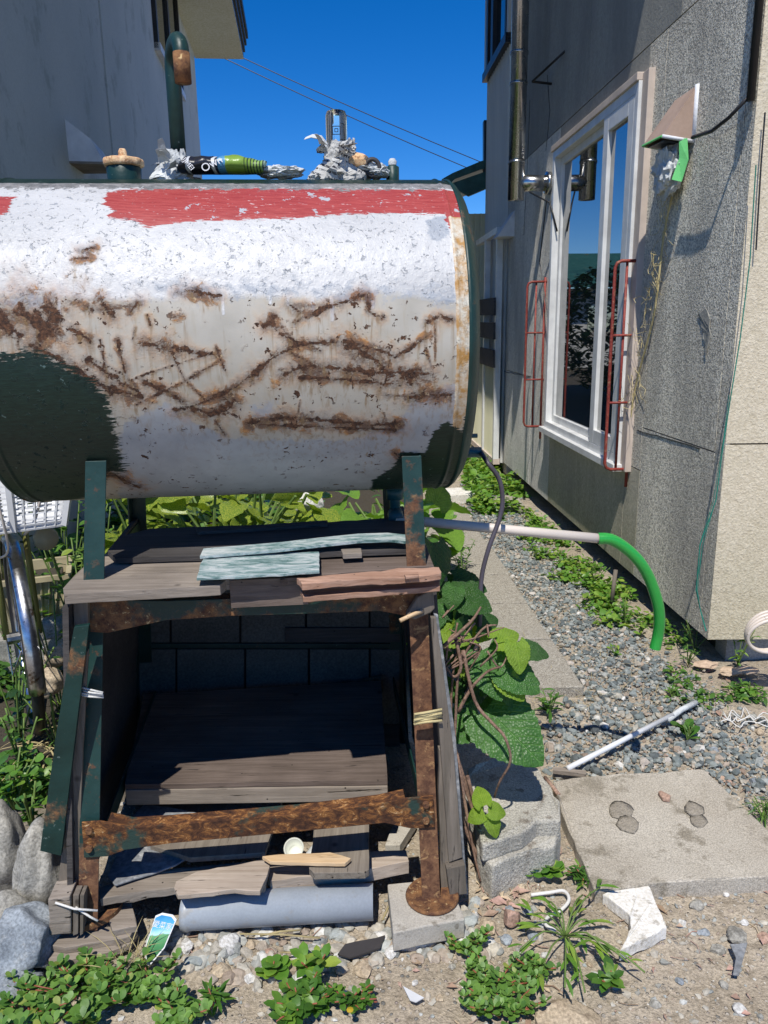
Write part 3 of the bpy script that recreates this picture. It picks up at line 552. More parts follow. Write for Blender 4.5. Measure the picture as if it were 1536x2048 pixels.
# front face of the house, cream
zf = D(1490, 888, 2.83).z
for z0, z1 in ((Z0, zf), (zf, ZT)):
    hb(MB().prism([HC + Vector((.0, 0, z0 + g)), HC + HX * 3 + Vector((0, 0, z0 + g)), HC + HX * 3 + Vector((0, 0, z1 - g)), HC + Vector((0, 0, z1 - g))], Vector((0, .02, 0))), 'front_panel', M['stucco_cream'])
hb(MB().prism([HC + Vector((.03, .03, Z0)), HC + HX * 3 + Vector((0, .03, Z0)), HC + HX * 3 + Vector((0, .03, ZT)), HC + Vector((.03, .03, ZT))], Vector((0, .02, 0))), 'front_backing', M['dark'])
hb(MB().prism([HW(.16, -.14, -.05), HW(TE, -.14, -.05), HW(TE, -.14, Z0 + .04), HW(.16, -.14, Z0 + .04)], -HN * .1), 'foundation', M['dark'])  # near-black face standing in for the shaded void under the cladding
hb(MB().prism([HC + Vector((.12, .09, -.05)), HC + HX * 3 + Vector((0, .09, -.05)), HC + HX * 3 + Vector((0, .09, Z0 + .03)), HC + Vector((.12, .09, Z0 + .03))], Vector((0, .1, 0))), 'front_foundation', M['foundation'])
# eaves, plus an unseen overhang above the picture added to shade the wall
EZ = 4.95
def eave(t0, t1, w, z, th, name, mat): hb(MB().prism([HW(t0, w, z), HW(t1, w, z), HW(t1, -1.5, z), HW(t0, -1.5, z)], (0, 0, th)), name, M[mat])
eave(-.15, TE + 2.2, .41, EZ, .12, 'eave', 'soffit')
eave(1.26, TE + 1.6, .80, EZ + .13, .9, 'shade_overhang', 'siding')
# window
win = empty('window', (0, 0, 0)); win.parent = house; win.name = 'window'
def wb(mb, name, mat, bevel=0): return hb(mb, name, mat, win, bevel)
fw = .045
def fr(t0, t1, z0, z1, out, th, w, name, mat='white_frame'):
    m = MB()
    for (a, b, c, d) in ((t0, t0 + w, z0, z1), (t1 - w, t1, z0, z1), (t0 + w, t1 - w, z0, z0 + w), (t0 + w, t1 - w, z1 - w, z1)):
        m.prism([HW(a, out, c), HW(b, out, c), HW(b, out, d), HW(a, out, d)], -HN * th)
    return wb(m, name, M[mat], .003)
fr(wt0, wt1, wzb, wzt, .045, .09, fw, 'frame')
tm = HP(1224, 560)[0]
tr_ = wt0 + .05
fr(tm - .03, wt1 - .045, wzb + .045, wzt - .045, .004, .03, .045, 'sash')
fr(wt0 + .045, tm + .12, wzb + .045, wzt - .045, .045, .035, .075, 'sash')
wb(wq(tm + .0, wt1 - .08, wzb + .08, wzt - .08, -.012, .006), 'pane', M['glass']); wb(wq(wt0 + .115, tm + .05, wzb + .115, wzt - .115, .024, .006), 'pane', M['glass'])
wb(wq(wt0 - .03, wt1 + .02, wzb - .035, wzb + .002, .075, .09), 'sill', M['white_frame'], .003)
wb(wq(wt0 - .075, wt0 - .002, wzb - .03, wzt + .03, .03, .05), 'trim', M['pink_trim'], .003); wb(wq(wt0, wt1 + .02, wzt, wzt + .035, .055, .06), 'head_trim', M['pink_trim'], .003)
# low curtain rail shading behind the glass is left to the dark pane
# annex beyond, ribbed steel siding
annex = empty('ribbed_annex', HW(TE, 0, 0), label='ribbed white steel annex at the far end of the alley', cat='building')
def ribbed(name, p0, e, n, L, z0, z1, pitch, dep, mat, parent):
    m = MB(); k = int(L / pitch); vs = []; prof = []
    for i_ in range(k): 
        b = i_ * pitch; prof += [(b, 0), (b + pitch * .62, 0), (b + pitch * .72, dep), (b + pitch * .9, dep)]
    prof.append((k * pitch, 0)); c = parent.location
    for (s, o) in prof: q = p0 + e * s + n * o; vs += [q + Vector((0, 0, z0)) - c, q + Vector((0, 0, z1)) - c]
    m.add(vs, [(2 * j, 2 * j + 2, 2 * j + 3, 2 * j + 1) for j in range(len(prof) - 1)]); return m.build(name, M[mat], parent)
AT = TE + .01
def sub_b(mb, name, mat, par, bevel=0, smooth=False, **k):
    mb.v = [tuple(Vector(q) - par.location) for q in mb.v]; return mb.build(name, M[mat], par, smooth, bevel, **k)
wT0, wT1 = HP(1025, 0)[0] + .3, 0
ZW = HP(985, 145)[1]; AL = 1.06
ribbed('siding', HW(AT, .0), HE, HN, AL, .1, ZW, .075, .018, 'siding', annex)
sub_b(MB().prism([HW(AT, -.03, 0), HW(AT + AL, -.03, 0), HW(AT + AL, -.03, 6.5), HW(AT, -.03, 6.5)], -HN * 2), 'body', 'siding', annex)
sub_b(wq(AT + .05, AT + AL - .05, ZW + .04, 6.4, .004, .03), 'window_pane', 'glass', annex)
for a_, b_, m_ in ((0, .06, 'siding'), (.10, .15, 'fascia'), (.68, .78, 'fascia'), (AL - .12, AL - .05, 'fascia'), (AL - .04, AL + .03, 'siding')): sub_b(wq(AT + a_, AT + b_, ZW, 6.4, .04, .05), 'window_frame', m_, annex)
sub_b(wq(AT, AT + AL + .02, ZW - .03, ZW + .04, .06, .07), 'window_sill', 'fascia', annex)
# porch with green roof behind the annex
porch = empty('green_porch', D(950, 700, 8.1), label='green roofed porch peeping out behind the tank', cat='porch')
PY = 7.98
def pw(x, y, Y=PY): return D(x, y, Y)
sub_b(MB().prism([pw(884, 358), pw(905, 346), pw(962, 322), pw(985, 318), pw(985, 332), pw(965, 338), pw(910, 358), pw(900, 368)], (0, 1.6, 0)), 'roof', 'greenroof', porch)
sub_b(MB().prism([pw(905, 362), pw(970, 345), pw(972, 368), pw(985, 372), pw(985, 340), pw(935, 398), pw(912, 385)][:0] + [pw(905, 366), pw(985, 338), pw(985, 372), pw(938, 392), pw(915, 380)], (0, .05, 0)), 'gable', 'greenroof', porch)
sub_b(MB().prism([pw(968, 240), pw(984, 240), pw(984, 345), pw(968, 345)], (0, .1, 0)), 'corner_post', 'fascia', porch)
p0 = pw(860, 860, 8.5); 
ribbed('side_wall', Vector((p0.x, 8.5, 0)), Vector((1, 0, 0)), Vector((0, -1, 0)), 1.0, 0., 2.45, .06, .014, 'siding_yellow', porch)
# boarded fence in front of the annex: three dark boards and ribbed pale panel
ff = empty('alley_fence', HW(TE + .1, .06, 0), label='pale ribbed fence panel with dark boards at the end of the alley', cat='fence')
ribbed('fence_sheet', HW(TE + .0, .07), HE, HN, 1.5, .15, 1.0, .055, .014, 'siding_yellow', ff)
sub_b(wq(TE - .02, TE + 1.5, .10, .15, .10, .06), 'bottom_rail', 'pink_trim', ff)
for y0, y1 in ((590, 630), (642, 680), (700, 740)):
    t0, z1 = HP(1008, y0, .1); _, z0 = HP(1008, y1, .1)
    sub_b(MB().prism([HW(TE - .08, .13, z0), HW(TE + 1.4, .13, z0 + .02), HW(TE + 1.4, .13, z1), HW(TE - .06, .13, z1 - .01)], -HN * .02), 'board', 'wood_dark', ff)
for t in (TE - .02, TE + .55): sub_b(wq(t, t + .05, .15, 2.1, .1, .05), 'post', 'white_frame', ff)
sub_b(wq(TE, TE + 1.1, 2.08, 2.13, .1, .05), 'top_rail', 'white_frame', ff)

# flue pipe
fl = empty('flue_pipe', HW(3.75, .22, 2), label='stainless steel flue with elbow entering the grey wall', cat='flue pipe')
tF, zF = HP(1022, 408, .23); tF = HP(1034, 300, .23)[0]; rF = .055
def fb(mb, name, mat='steel', **k): return sub_b(mb, name, mat, fl, 0, True, **k)
fb(MB().tube([HW(tF, .23, zF), HW(tF, .23, 6)], rF, 24), 'pipe')
zE = HP(1050, 382, .1)[1]
fb(MB().tube([HW(tF, .22, zE), HW(tF, .10, zE), HW(tF, -.01, zE)], rF * .95, 20), 'elbow')
for z in (HP(1035, 112, .23)[1], zE + .13, HP(1030, 178, .23)[1]): fb(MB().tube([HW(tF, .23, z - .008), HW(tF, .23, z + .008)], rF + .004, 24), 'joint_ring')
fb(MB().tube([HW(tF, .03, zE), HW(tF, .0, zE)], rF * 1.3, 20), 'wall_collar')
zb = HP(1040, 180, .18)[1]; fb(MB().tube([HW(tF, .14, zb), HW(tF - .25, .0, zb + .10)], .008, 6).tube([HW(tF, .14, zb), HW(tF + .05, 0, zb)], .008, 6), 'bracket', 'black')
cw = MB().tube([HW(tF - .02, .14, zE - .06), HW(tF - .25, .06, zE - .16), HW(tF - .30, .02, zE - .34)], .006, 6); hb(cw, 'cable', M['black'], None, label='thin black cable hanging below the flue elbow', cat='cable', smooth=True)
hb(MB().tube([HW(tF - .12, .05, zE - .12), HW(tF + .1, .03, zE - .5), HW(tF - .2, .03, zE - .9)], .004, 5), 'wire', M['black'], None, label='loose wire dangling on the wall under the flue', cat='wire')
# little white hood
t, z = HP(1012, 455, .05)
hd = MB(); hd.add([HW(t + .1, 0, z + .12), HW(t - .1, 0, z + .12), HW(t - .1, .14, z - .08), HW(t + .1, .14, z - .08), HW(t + .1, 0, z - .08), HW(t - .1, 0, z - .08)], [(0, 1, 2, 3), (0, 3, 4), (1, 5, 2), (3, 2, 5, 4)])
hb(hd, 'vent_cowl', M['white_plastic'], None, label='small white cowl on the wall below the flue', cat='vent')
# brown vent box with caulk and tape
t0, z0 = HP(1393, 275, 0); t1, z1 = HP(1300, 270, .16); tt, zt_ = HP(1392, 175, 0); tl, zl2 = HP(1345, 195, 0)
vb = empty('vent_hood', HW(t0, 0, z0), label='brown vent hood smeared with white caulk beside the window', cat='vent hood')
za, zc_ = HP(1393, 275, 0)[1], HP(1392, 172, 0)[1]; ta = HP(1392, 230, 0)[0]; tb = ta + .22
q = [HW(ta, 0, zc_), HW(tb, 0, zc_), HW(tb, .125, za + .02), HW(ta, .13, za + .01), HW(ta, 0, za - .01), HW(tb, 0, za)]
m = MB().add(q, [(0, 1, 2, 3), (0, 3, 4), (1, 5, 2)]); o = sub_b(m, 'shell', 'hood', vb); o.modifiers.new('solid', 'SOLIDIFY').thickness = .006
sub_b(MB().tube([q[0], q[4] + Vector((0, 0, .0))], .012, 7).tube([q[4], q[3]], .007, 6), 'caulk', 'caulk', vb, 0, True)
sub_b(MB().prism([HW(ta + .02, .01, za - .005), HW(tb - .02, .01, za + .0), HW(tb - .02, .11, za + .012), HW(ta + .02, .115, za)], (0, 0, -.004)), 'underside', 'black', vb)
sub_b(MB().tube([q[3], q[2], q[5]], .005, 5), 'green_edge', 'greentape', vb)
sub_b(MB().box((-.03, -.03, -.05), (.03, .03, .02)), 'inner_grille', 'black', vb) if 0 else None
def crumple(name, c, r, seed, mat, amp=.35, sub=I3, z0=None, **k):
    v = sub[0].copy(); out = []
    for p in v:
        q = Vector(p); n1 = abs(mn.noise(q * 1.6 + Vector((seed, 0, 0)))); n2 = abs(mn.noise(q * 4 + Vector((seed, 5, 0)))); n3 = abs(mn.noise(q * 9 + Vector((seed, 9, 0))))
        s = 1 - amp * (1.1 * n1 + .8 * n2 + .5 * n3) + amp * .4; out.append((c[0] + q.x * r[0] * s, c[1] + q.y * r[1] * s, max(c[2] + q.z * r[2] * s, -9 if z0 is None else z0)))
    return npmesh(name, np.array(out), sub[1], mat, None, False, **k)
c = HW(ta + .12, .05, za - .09); crumple('foam_rag', c, (.055, .11, .11), 3, M['plastic_rag'], .6, label='torn whitish insulation wad hanging under the vent hood', cat='insulation')
hb(MB().prism([HW(ta - .01, .035, za), HW(ta + .0, .062, za), HW(ta + .0, .055, za - .07), HW(ta + .0, .080, za - .15), HW(ta - .01, .045, za - .16), HW(ta - .02, .028, za - .08)], -HN * .003), 'green_tape_strip', M['greentape'], None, label='bright green tape strip hanging from the vent hood', cat='tape')
m = MB(); rr = random.Random(4)
for k in range(60):
    u = rr.random(); p = HW(ta + .10 + .35 * u + rr.gauss(0, .03), .02 + rr.random() * .03, za - .12 - 1.0 * u); pts = [p]
    for j in range(4): p = p + Vector((rr.gauss(0, .012), rr.gauss(0, .03), rr.gauss(-.012, .022))); pts.append(p)
    m.tube(pts, .0012, 3)
m.tube([HW(ta + .10 + .35 * u + .03 * math.sin(9 * u), .015, za - .12 - 1.05 * u) for u in [j / 14 for j in range(15)]], .005, 5)
hb(m, 'frayed_string', M['yellowtape'], None, label='frayed straw coloured string trailing down the wall', cat='string')
# black conduit, cable and teal twine
t, z = HP(1495, 205, .02); tk = t
hb(MB().tube([HW(t - .02, .02, 5), HW(t - .02, .02, z)], .014, 8), 'conduit', M['black'], None, smooth=True, label='black conduit running down beside the house corner', cat='conduit')
zk = z; pts = [HW(t - .02, .02, zk + .02)]
for a, b in ((1475, 235), (1440, 262), (1400, 275)): tt_, zz_ = HP(a, b, .03); pts.append(HW(tt_, .06, zz_))
hb(MB().tube(pts, .007, 6), 'cable', M['black'], None, smooth=True, label='black cable curving from the conduit to the vent hood', cat='cable')
pts = []
for a, b in ((1512, 330), (1500, 520), (1480, 680), (1462, 790), (1445, 900), (1432, 1000), (1400, 1090), (1392, 1180), (1402, 1225), (1412, 1262)):
    p = D(a, b, 2.76); pts.append(p)
tw = MB(); tw.tube(pts, .0022, 4); 
for k in range(3): tw.tube([p + Vector((rng.normal(0, .004), rng.normal(0, .004), 0)) for p in pts[3:]], .0013, 3)
hb(tw, 'teal_twine', M['tealthread'], None, label='teal twine hanging down in front of the house corner', cat='twine')
hb(MB().tube([D(a, b, 2.80) for a, b in ((1530, 225), (1522, 330), (1516, 430), (1512, 500))], .003, 4), 'thin_wire', M['black'], None, label='thin dark wire on the cream front wall', cat='wire')
# red window guards, one at each side of the window
def guard(t, z0, z1, dep, lb):
    m = empty('window_guard', HW(t, 0, z0), label=lb, cat='window guard', group='red tube guards beside the window')
    r = .008; c = .03
    loop = [HW(t, .0, z1), HW(t, dep - c, z1), HW(t, dep - c * .3, z1 - c * .3), HW(t, dep, z1 - c), HW(t, dep, z0 + c), HW(t, dep - c * .3, z0 + c * .3), HW(t, dep - c, z0), HW(t, 0, z0)]
    sub_b(MB().tube(loop, r, 8), 'outer_tube', 'redtube', m, 0, True)
    sub_b(MB().tube([HW(t, .012, z1 + .03), HW(t, .012, z0 - .09)], r, 8), 'wall_tube', 'redtube', m, 0, True); sub_b(MB().tube([HW(t + .01, dep * .52, z1), HW(t + .01, dep * .52, z0)], r * .8, 8), 'middle_tube', 'redtube', m, 0, True)
    for k in (1, 2): z = z0 + (z1 - z0) * (k / 3 + (.0 if k == 1 else -.01)); sub_b(MB().tube([HW(t, dep, z), HW(t, 0, z)], r * .8, 6), 'cross_tube', 'redtube', m, 0, True)
guard(wt0 - .05, HP(1262, 940, 0)[1], HP(1290, 520, 0)[1], .125, 'red tubular window guard right of the window, nearest the corner')
guard(wt1 + .22, HP(1095, 858, 0)[1], HP(1100, 562, 0)[1], .135, 'red tubular window guard left of the window, further away')

# coiled white cable, right edge
p = D(1535, 1262, 2.6); m = MB()
for k in range(4): m.tube([p + Vector(((.078 + .005 * k) * math.cos(a), -.016 * k - .012 * math.sin(a), (.080 - .004 * k) * math.sin(a))) for a in [j * 2 * math.pi / 28 + k for j in range(29)]], .0065, 8, False)
hb(m, 'cable_coil', M['pvc_beige'], None, smooth=True, label='coil of thick cream cable hanging at the right edge', cat='cable coil')

# ================================================================ LEFT HOUSE
LE = Vector((-.106, 1, 0)).normalized(); LN = Vector((1, .106, 0)).normalized(); L0 = Vector((-1.94, 4.26, 0))
def LP(x, y, out=0): p = hit(x, y, L0 + LN * out, LN); return (p - L0).dot(LE), p.z
def LH(t, out, z): return L0 + LE * t + LN * out + Vector((0, 0, z))
lh = empty('pale_house', L0, label='pale painted house on the left with black roof edge', cat='house')
tend = 8.7; zs = LP(387, 110)[1]; tmid = LP(205, 100)[0]
tend = LP(396, 250)[0]; zs = 1.34 + (LP(388, 110)[1] - 1.34)
def lq(t0, t1, z0, z1, out, th): return MB().prism([LH(t0, out, z0), LH(t1, out, z0), LH(t1, out, z1), LH(t0, out, z1)], -LN * th)
sub_b(lq(-1.2, tmid - .004, -.1, 7, 0, .1), 'wall', 'left_wall', lh); sub_b(lq(tmid + .004, tend, -.1, 7, .012, .1), 'wall', 'left_wall', lh); sub_b(lq(tend - .1, tend, -.1, zs, 0, 4), 'end_wall', 'left_wall', lh)
sw = .78
sub_b(MB().prism([LH(-1.2, sw, zs), LH(tend + .25, sw, zs), LH(tend + .25, 0, zs), LH(-1.2, 0, zs)], (0, 0, .05)), 'soffit', 'soffit', lh)
for k in range(4): sub_b(MB().prism([LH(-1.2, sw + .03 * k, zs + .01 + .10 * k), LH(tend + .27, sw + .03 * k, zs + .01 + .10 * k), LH(tend + .27, sw + .03 * k, zs + .11 + .10 * k), LH(-1.2, sw + .03 * k, zs + .11 + .10 * k)], -LN * .06), 'roof_edge', 'fascia', lh)
ta_, tb_ = LP(306, 60)[0], LP(349, 60)[0]; zw = LP(330, 125)[1]; zw = .5 * (LP(318, 112)[1] + LP(336, 140)[1])
sub_b(lq(ta_, tb_, zw, zw + 1.3, .03, .03), 'window_pane', 'glass', lh)
for a, b in ((ta_ - .08, ta_), ((ta_ + tb_) / 2 - .06, (ta_ + tb_) / 2 + .04), (tb_, tb_ + .08)): sub_b(lq(a, b, zw - .06, zw + 1.4, .06, .06), 'window_frame', 'fascia', lh)
sub_b(lq(ta_ - .08, tb_ + .08, zw - .08, zw, .08, .08), 'window_sill', 'white_frame', lh)
t, z = LP(152, 332, .0); h = .26
q = [LH(t - .17, 0, z + h), LH(t + .2, 0, z + h * .9), LH(t + .2, .0, z), LH(t - .17, 0, z), LH(t - .15, .22, z), LH(t + .18, .22, z), LH(t - .15, .15, z + h * .55), LH(t + .18, .15, z + h * .5)]
sub_b(MB().add(q, [(0, 1, 7, 6), (6, 7, 5, 4), (0, 6, 3), (6, 4, 3), (1, 2, 7), (7, 2, 5)]), 'vent_hood', 'white_plastic', lh)
sub_b(MB().prism([q[3], q[4], q[5], q[2]], (0, 0, -.015)), 'vent_grille', 'wood_grey', lh)
# white-washed foundation strip
sub_b(lq(-1.2, tend, -.1, .45, .03, .02), 'plinth', 'farwall', lh)

# distant neighbour seen mirrored in the window
fhx, fhy = -3.2, 23
fh = empty('green_roofed_house', (fhx, fhy, 0), label='distant white house with green roof hidden behind the tank', cat='house')
MB().box((-4, 0, 0), (3, 6, 2.3)).build('wall', M['farwall'], fh)
MB().prism([(-4.6, -.6, 2.3), (3.6, -.6, 2.3), (3.2, 1.5, 3.3), (-4.2, 1.5, 3.3)], (0, .2, .12)).build('roof', M['greenroof'], fh)
for k in range(4): MB().box((-3.2 + 1.6 * k, -.03, .9), (-2.2 + 1.6 * k, .02, 1.8)).build('window', M['glass'], fh)

lm_pts = None
# utility wires
for (a, b), lb in (((D(405, 98, 20), D(960, 345, 20)), 'lower of the two thin wires crossing the sky'), ((D(430, 92, 20), D(985, 332, 20)), 'upper of the two thin wires crossing the sky')):
    d = b - a; pts = [a + d * (-.5 + 2.2 * k / 12) - Vector((0, 0, .25 * 4 * (k / 12) * (1 - k / 12) - .2)) for k in range(13)]
    MB().tube(pts, .010, 5).build('utility_wire', M['black'], label=lb, cat='wire')

# ================================================================ OIL TANK
tank = empty('oil_tank', (TC[0], TC[1], 0), TA, label='large rusty white and green oil tank on an angle iron stand', cat='oil tank')
TR, TZ, TL0, TL1 = .358, 1.302, -.485, .478
def tp(px, py):
    """bearing -> (x, s) on the tank skin, s = arc length above the front line"""
    r = ray(px, py); o = WLc(O); d = WLc(O + r) - o
    A_ = d.y ** 2 + d.z ** 2; B_ = 2 * (o.y * d.y + (o.z - TZ) * d.z); C_ = o.y ** 2 + (o.z - TZ) ** 2 - TR ** 2
    t_ = (-B_ - math.sqrt(max(0, B_ * B_ - 4 * A_ * C_))) / (2 * A_); p = o + d * t_
    return (p.x, TR * math.atan2(p.z - TZ, -p.y))
def tps(l): return [tp(*q) for q in l]
th = np.concatenate([np.linspace(-100, 105, 340), np.linspace(110, 255, 30)]); nth = len(th); X = np.linspace(TL0, TL1, 430); nX = len(X)
TH, XX = np.meshgrid(np.radians(th), X); s_ = TR * TH
seam = lambda x0: np.exp(-((XX - x0) / .0035) ** 2)
sx0, sx1 = TL0 + .022, TL1 - .022
rr_ = TR + .0025 * seam(sx1) + .0025 * seam(sx0) - .002 * np.clip((XX - sx1) / .02, 0, 1)
Vt = np.stack([XX, -rr_ * np.cos(TH), TZ + rr_ * np.sin(TH)], -1).reshape(-1, 3)
ii = np.arange((nX - 1) * nth); a = (ii // nth) * nth + ii % nth; b = (ii // nth) * nth + (ii % nth + 1) % nth
Ft = np.stack([a, a + nth, b + nth, b], 1)
shell = npmesh('shell', Vt, Ft, M['tank'], tank, True)
px_, ps_ = XX.ravel(), s_.ravel()
def sd(poly):
    P = np.array(poly); n = len(P); d = np.full(px_.shape, 1e9); ins = np.zeros(px_.shape, bool)
    for i in range(n):
        ax, ay = P[i]; bx, by = P[(i + 1) % n]; ex, ey = bx - ax, by - ay; L = ex * ex + ey * ey + 1e-12
        t = np.clip(((px_ - ax) * ex + (ps_ - ay) * ey) / L, 0, 1); d = np.minimum(d, np.hypot(px_ - ax - t * ex, ps_ - ay - t * ey))
        c = ((ay > ps_) != (by > ps_)) & (px_ < (bx - ax) * (ps_ - ay) / (by - ay + 1e-12) + ax); ins ^= c
    return np.where(ins, d, -d)
def msk(poly, w=.03): return np.clip(.5 + sd(tps(poly)) / w, 0, 1)
red = np.maximum.reduce([msk([(215, 384), (260, 378), (480, 376), (700, 377), (905, 380), (945, 420), (948, 428), (905, 425), (890, 428), (780, 427), (690, 428), (560, 438), (440, 440), (350, 446), (300, 456), (270, 440), (212, 436), (230, 420), (205, 410)], .02), msk([(890, 400), (932, 420), (940, 500), (915, 490), (902, 460), (890, 440)], .012), msk([(-140, 392), (30, 394), (14, 425), (-10, 440), (-140, 450)], .02)])
gtop = np.clip(.5 + (s_.ravel() - TR * R(68)) / .02, 0, 1)
grey = np.clip(.5 + (s_.ravel() - TR * R(62)) / .05, 0, 1)
green = np.maximum.reduce([gtop, msk([(-160, 705), (0, 712), (60, 700), (120, 722), (150, 740), (190, 765), (215, 800), (228, 830), (240, 900), (250, 945), (215, 950), (195, 990), (150, 1100), (-160, 1100)], .055),
    msk([(870, 860), (895, 842), (925, 865), (940, 790), (965, 790), (965, 1010), (740, 1010), (745, 960), (790, 930), (800, 905), (850, 905), (860, 880)], .02)])
green *= np.where(ps_ < -.58, 0, 1)
green = np.maximum(green, np.where(ps_ < -.60, 1, 0))
blue = np.maximum.reduce([msk([(245, 850), (330, 808), (400, 850), (470, 880), (700, 880), (790, 850), (830, 800), (925, 760), (935, 800), (880, 1000), (240, 1010)], .03), msk([(850, 440), (890, 432), (900, 465), (880, 485), (860, 480)], .02), msk([(-60, 590), (60, 585), (110, 590), (80, 620), (0, 610), (-60, 640)], .06) * .8, msk([(660, 590), (735, 575), (760, 580), (745, 620), (735, 600), (680, 605)], .02),  # patches of grey-blue paint plus the shaded belly of the tank
    msk([(500, 810), (560, 800), (545, 840), (505, 835)], .03) * .8, msk([(440, 560), (300, 560), (200, 590), (420, 600), (800, 590), (930, 620), (930, 580), (700, 560)], .08) * .72])
whz = tps([(-160, 620), (0, 590), (100, 592), (170, 600), (300, 600), (480, 592), (640, 600), (740, 582), (935, 610), (990, 610)])
ws = np.interp(px_, [q[0] for q in whz], [q[1] for q in whz]); whitez = np.clip(.5 + (ps_ - ws) / .03, 0, 1)
for (x0, y0, y1, w) in ((118, 590, 640, .0035), (445, 580, 630, .003), (663, 590, 645, .004), (625, 590, 625, .004), (745, 585, 620, .003), (575, 588, 612, .003), (540, 588, 610, .003), (285, 590, 612, .003)):
    q0, q1 = tp(x0, y0), tp(x0, y1); k = np.exp(-((px_ - q0[0]) / w) ** 2) * (ps_ < q0[1] + .02) * (ps_ > q1[1]); whitez = np.maximum(whitez, k)
rimb = np.clip(.5 + (px_ - (TL1 - .026)) / .006, 0, 1) * np.where(s_.ravel() > TR * R(-48), 1, 0) * np.where(s_.ravel() < TR * R(44), 1, 0)
core = np.zeros(px_.shape); halo = np.zeros(px_.shape); drip = np.zeros(px_.shape)
def stroke(l, w, c=1., h=1., hw=4.2, dl=.07):
    global core, halo, drip
    P = tps(l); w0 = w; w = w0 * np.clip(.72 + .45 * np.sin(px_ * 61 + ps_ * 37) + .35 * np.sin(px_ * 143 - ps_ * 97) + .25 * np.sin(px_ * 331 + ps_ * 211), .38, 1.8)
    for i in range(len(P) - 1):
        (ax, ay), (bx, by) = P[i], P[i + 1]; ex, ey = bx - ax, by - ay; L = ex * ex + ey * ey + 1e-9
        t = np.clip(((px_ - ax) * ex + (ps_ - ay) * ey) / L, 0, 1); dx, dy = px_ - ax - t * ex, ps_ - ay - t * ey; d = np.hypot(dx, dy)
        core = np.maximum(core, c * np.exp(-(d / w) ** 2)); halo = np.maximum(halo, h * np.exp(-(d / (w0 * .6 * hw + w * .4 * hw)) ** 2))
        if dl: drip = np.maximum(drip, np.where(dy < 0, np.exp(dy / dl), 0) * np.exp(-np.clip(np.abs(dx) - w0, 0, 9) ** 2 / .00002))
K = [([(355, 820), (400, 808), (470, 775), (540, 720), (590, 690), (640, 684), (700, 684), (760, 700), (790, 715)], .0065), ([(560, 668), (600, 685), (640, 700)], .004), ([(790, 715), (830, 690), (860, 668)], .005), ([(780, 720), (770, 765)], .004),
     ([(590, 645), (640, 620), (700, 600), (730, 590)], .006), ([(570, 750), (600, 735), (660, 735), (740, 745), (860, 748)], .010), ([(700, 690), (750, 720), (780, 750), (820, 760)], .014), ([(600, 755), (680, 758), (800, 770)], .005), ([(570, 700), (640, 735)], .002),
     ([(290, 688), (330, 690), (380, 702), (440, 712)], .005), ([(290, 686), (320, 692), (345, 705)], .011), ([(432, 695), (450, 740)], .003), ([(340, 700), (370, 760), (410, 800)], .0025), ([(210, 780), (300, 745), (440, 700)], .0015), ([(270, 810), (370, 762), (440, 720)], .0025), ([(290, 765), (330, 780), (370, 805)], .006), ([(380, 815), (430, 830), (470, 800)], .010), ([(430, 840), (450, 870)], .004),
     ([(175, 720), (215, 745), (260, 775), (285, 790)], .006), ([(180, 715), (240, 745), (270, 770)], .003), ([(60, 690), (110, 715), (150, 740), (200, 770), (285, 795)], .010), ([(200, 680), (210, 730)], .003), ([(235, 680), (250, 745)], .0045), ([(270, 655), (265, 680)], .002),
     ([(110, 620), (95, 640), (80, 680)], .02), ([(40, 620), (70, 640), (95, 660)], .022), ([(0, 620), (10, 650), (40, 670)], .014), ([(-60, 620), (0, 640)], .02), ([(150, 600), (185, 620)], .006), ([(205, 610), (225, 625)], .010), ([(260, 625), (275, 605)], .006), ([(140, 655), (180, 680)], .008), ([(500, 845), (580, 835), (640, 840), (740, 850), (800, 848)], .009), ([(520, 850), (600, 852), (790, 860)], .006),
     ([(820, 795), (860, 788), (900, 790)], .009), ([(770, 790), (830, 792)], .003), ([(855, 645), (880, 632), (905, 640)], .005), ([(528, 650), (545, 640), (552, 655)], .008), ([(735, 590), (738, 625), (765, 635)], .004), ([(928, 600), (932, 640), (935, 740)], .0045), ([(370, 580), (440, 592)], .006), ([(350, 632), (365, 630)], .004), ([(295, 630), (300, 650)], .003), ([(160, 500), (190, 495)], .005), ([(150, 518), (185, 515)], .004), ([(580, 610), (600, 625)], .007), ([(230, 950), (280, 975)], .010), ([(790, 905), (815, 940)], .006), ([(600, 800), (590, 860)], .0015), ([(870, 640), (870, 720)], .0015), ([(850, 690), (870, 760)], .002)]
for l, w in K: stroke(l, w * .8)
for l, w in (([(350, 585), (390, 590), (440, 595)], .014), ([(130, 600), (200, 620), (270, 610)], .012), ([(575, 610), (640, 615)], .012), ([(0, 620), (120, 670)], .03), ([(160, 500), (185, 512)], .009), ([(700, 700), (780, 760)], .02), ([(380, 810), (470, 790)], .012), ([(560, 740), (640, 745)], .012)): stroke(l, w * .4, .25, 1, 3.2, 0)
for (x0, y0, y1) in ((748, 860, 935), (735, 860, 950), (440, 700, 720), (600, 760, 800), (735, 765, 830), (640, 640, 690), (745, 640, 690)):
    q0, q1 = tp(x0, y0), tp(x0 - 6, y1); drip = np.maximum(drip, 1.2 * np.exp(-((px_ - q0[0] - (q1[0] - q0[0]) * np.clip((ps_ - q0[1]) / (q1[1] - q0[1]), 0, 1)) / .003) ** 2) * (ps_ < q0[1]) * (ps_ > q1[1]))
def att(o, name, r, g_, b_):
    at_ = o.data.attributes.new(name, 'FLOAT_COLOR', 'POINT'); at_.data.foreach_set('color', np.stack([r, g_, b_, np.ones_like(r)], 1).astype(np.float32).ravel())
